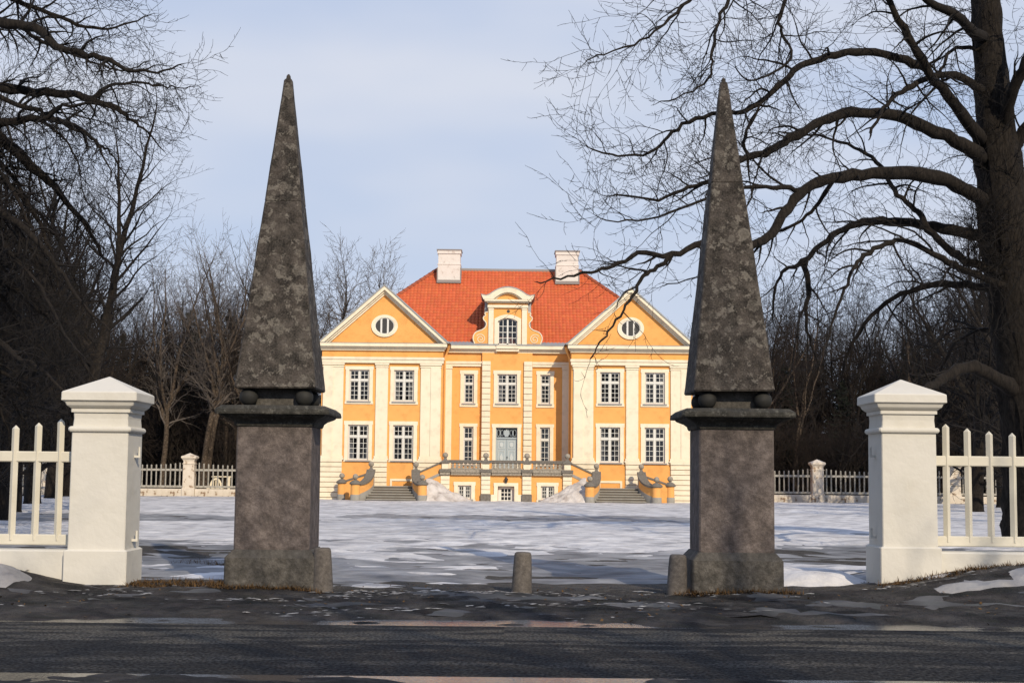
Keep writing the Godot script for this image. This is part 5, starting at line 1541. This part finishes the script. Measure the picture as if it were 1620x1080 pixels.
		# darker old trees that stand nearer, at the edges of the picture
	for q in [[-22.0, 68.0, 0.90], [-27.5, 76.0, 1.0], [-17.5, 48.0, 0.62], [-20.5, 56.0, 0.85], [-30.0, 86.0, 1.0], [-24.5, 72.0, 0.85], [-15.2, 44.0, 0.70], [-25.5, 82.0, 0.8], [-18.2, 54.0, 0.8], [-21.0, 62.0, 0.9], [-27.0, 90.0, 0.9], [-14.2, 40.0, 0.66], [-16.0, 46.0, 0.75], [-13.2, 36.5, 0.6]]:
		put(ivy, "bare_tree", Vector3(q[0], -0.2, -q[1]), rng.randf() * TAU, q[2], "dark bare tree in the thicket at the left edge", "dark trees at the left edge")
	for q in [[24.5, 66.0, 0.85], [27.0, 78.0, 0.9], [21.5, 60.0, 0.75], [31.0, 88.0, 0.95], [19.0, 52.0, 0.62], [24.0, 84.0, 0.72], [22.6, 70.0, 0.8], [28.0, 82.0, 0.95]]:
		put(ivy, "bare_tree", Vector3(q[0], -0.2, -q[1]), rng.randf() * TAU, q[2], "dark bare tree in the thicket at the right edge", "dark trees at the right edge")
	# the mass of the wood farther back
	var fm: Mesh = (firs[0].get_child(1) as MeshInstance3D).mesh
	var bm: Mesh = (kinds[1].get_child(1) as MeshInstance3D).mesh
	for q in [[fm, 330, "far_spruces", "mass of dark spruces deep in the wood"], [bm, 260, "far_bare_trees", "mass of bare crowns deep in the wood"]]:
		var mm := MultiMesh.new()
		mm.transform_format = MultiMesh.TRANSFORM_3D
		mm.mesh = q[0]
		mm.instance_count = q[1]
		for k in q[1]:
			var d := rng.randf_range(126, 190)
			var x := rng.randf_range(13.0, 52.0) * (1 if k % 2 else -1) * d / 100.0
			mm.set_instance_transform(k, Transform3D(Basis(Vector3.UP, rng.randf() * TAU).scaled(Vector3.ONE * rng.randf_range(0.8, 1.12)), Vector3(x, -0.2, -d)))
		var mi := MultiMeshInstance3D.new()
		mi.multimesh = mm
		mi.name = q[2]
		add_child(mi)
		tag(mi, q[3], "trees", "", "stuff")
	for t in kinds + firs + [brush, ivy, back, side, twin]: t.free()

# ------------------------------------------------------------------ sky
func sky_image() -> ImageTexture:
	var w := 1024; var h := 512
	var im := Image.create(w, h, false, Image.FORMAT_RGBF)
	var q := noise(91, 1.1, 5); var q2 := noise(92, 2.6, 5)
	for y in h:
		var el := (0.5 - (y + 0.5) / h) * PI
		for x in w:
			var az := ((x + 0.5) / w - 0.5) * TAU
			var dv := Vector3(sin(az) * cos(el), sin(el), -cos(az) * cos(el))
			var up := maxf(0.0, dv.y)
			var blue := Color(0.56, 0.71, 0.89).lerp(Color(0.15, 0.28, 0.64), pow(up, 0.55))
			# thin veils: stretched along the horizon
			var v := q.get_noise_3d(dv.x * 1.2 + 3.0, dv.y * 5.0, dv.z * 1.2) * 0.9 + q2.get_noise_3d(dv.x, dv.y * 4.0, dv.z) * 0.35
			var veil := clampf(0.60 + v * 0.9 - 0.25 * up, 0.0, 1.0)
			var gap := smoothstep(0.955, 0.995, dv.dot(Vector3(0.185, 0.33, -0.925).normalized()))
			veil = clampf(veil - 0.62 * gap * (0.75 + v), 0.0, 1.0)
			var c := blue.lerp(Color(0.71, 0.745, 0.84), 0.14 + veil * 0.76)
			c = c.lerp(Color(0.24, 0.38, 0.72), clampf(gap * (0.45 + v * 1.2), 0.0, 0.75))
			if dv.y < 0: c = Color(0.30, 0.30, 0.30)
			im.set_pixel(x, y, c)
	return ImageTexture.create_from_image(im)
func _ready() -> void:
	rng.seed = 11
	na.noise_type = FastNoiseLite.TYPE_SIMPLEX_SMOOTH; na.seed = 1; na.frequency = 0.01; na.fractal_octaves = 4
	nb.noise_type = FastNoiseLite.TYPE_SIMPLEX_SMOOTH; nb.seed = 2; nb.frequency = 0.01; nb.fractal_octaves = 3
	# camera
	var cam := Camera3D.new()
	cam.name = "camera"
	cam_basis = Basis(Vector3.UP, -0.0033) * Basis(Vector3.RIGHT, atan(210.0 / F)) * Basis(Vector3.BACK, 0.010)
	cam.transform = Transform3D(cam_basis, EYE)
	cam.fov = rad_to_deg(2.0 * atan(540.0 / F))
	cam.near = 0.1
	cam.far = 2000.0
	add_child(cam)
	cam.current = true
	# sky and exposure
	var env := Environment.new()
	env.background_mode = Environment.BG_SKY
	env.sky = Sky.new()
	var sm := PanoramaSkyMaterial.new()
	sm.panorama = sky_image()
	env.sky.sky_material = sm
	env.tonemap_mode = Environment.TONE_MAPPER_LINEAR
	env.tonemap_exposure = 1.0
	env.sdfgi_enabled = true; env.ssao_enabled = true; env.ssil_enabled = true
	var we := WorldEnvironment.new()
	we.environment = env
	we.name = "world"
	add_child(we)
	# sun: behind the camera, to the right
	var sun := DirectionalLight3D.new()
	sun.name = "sun"
	sun.light_energy = 1.25
	sun.light_color = Color(1.0, 0.93, 0.82)
	sun.light_angular_distance = 0.5
	sun.shadow_enabled = true
	add_child(sun)
	var el := deg_to_rad(29.0); var az := deg_to_rad(21.0)
	sun.look_at_from_position(Vector3(sin(az) * cos(el), sin(el), cos(az) * cos(el)), Vector3.ZERO)
	make_materials()
	build_ground()
	build_chips()
	build_house()
	build_terrace()
	build_fences()
	build_gate()
	build_bench()
	build_right_tree()
	build_left_tree()
	build_woods()
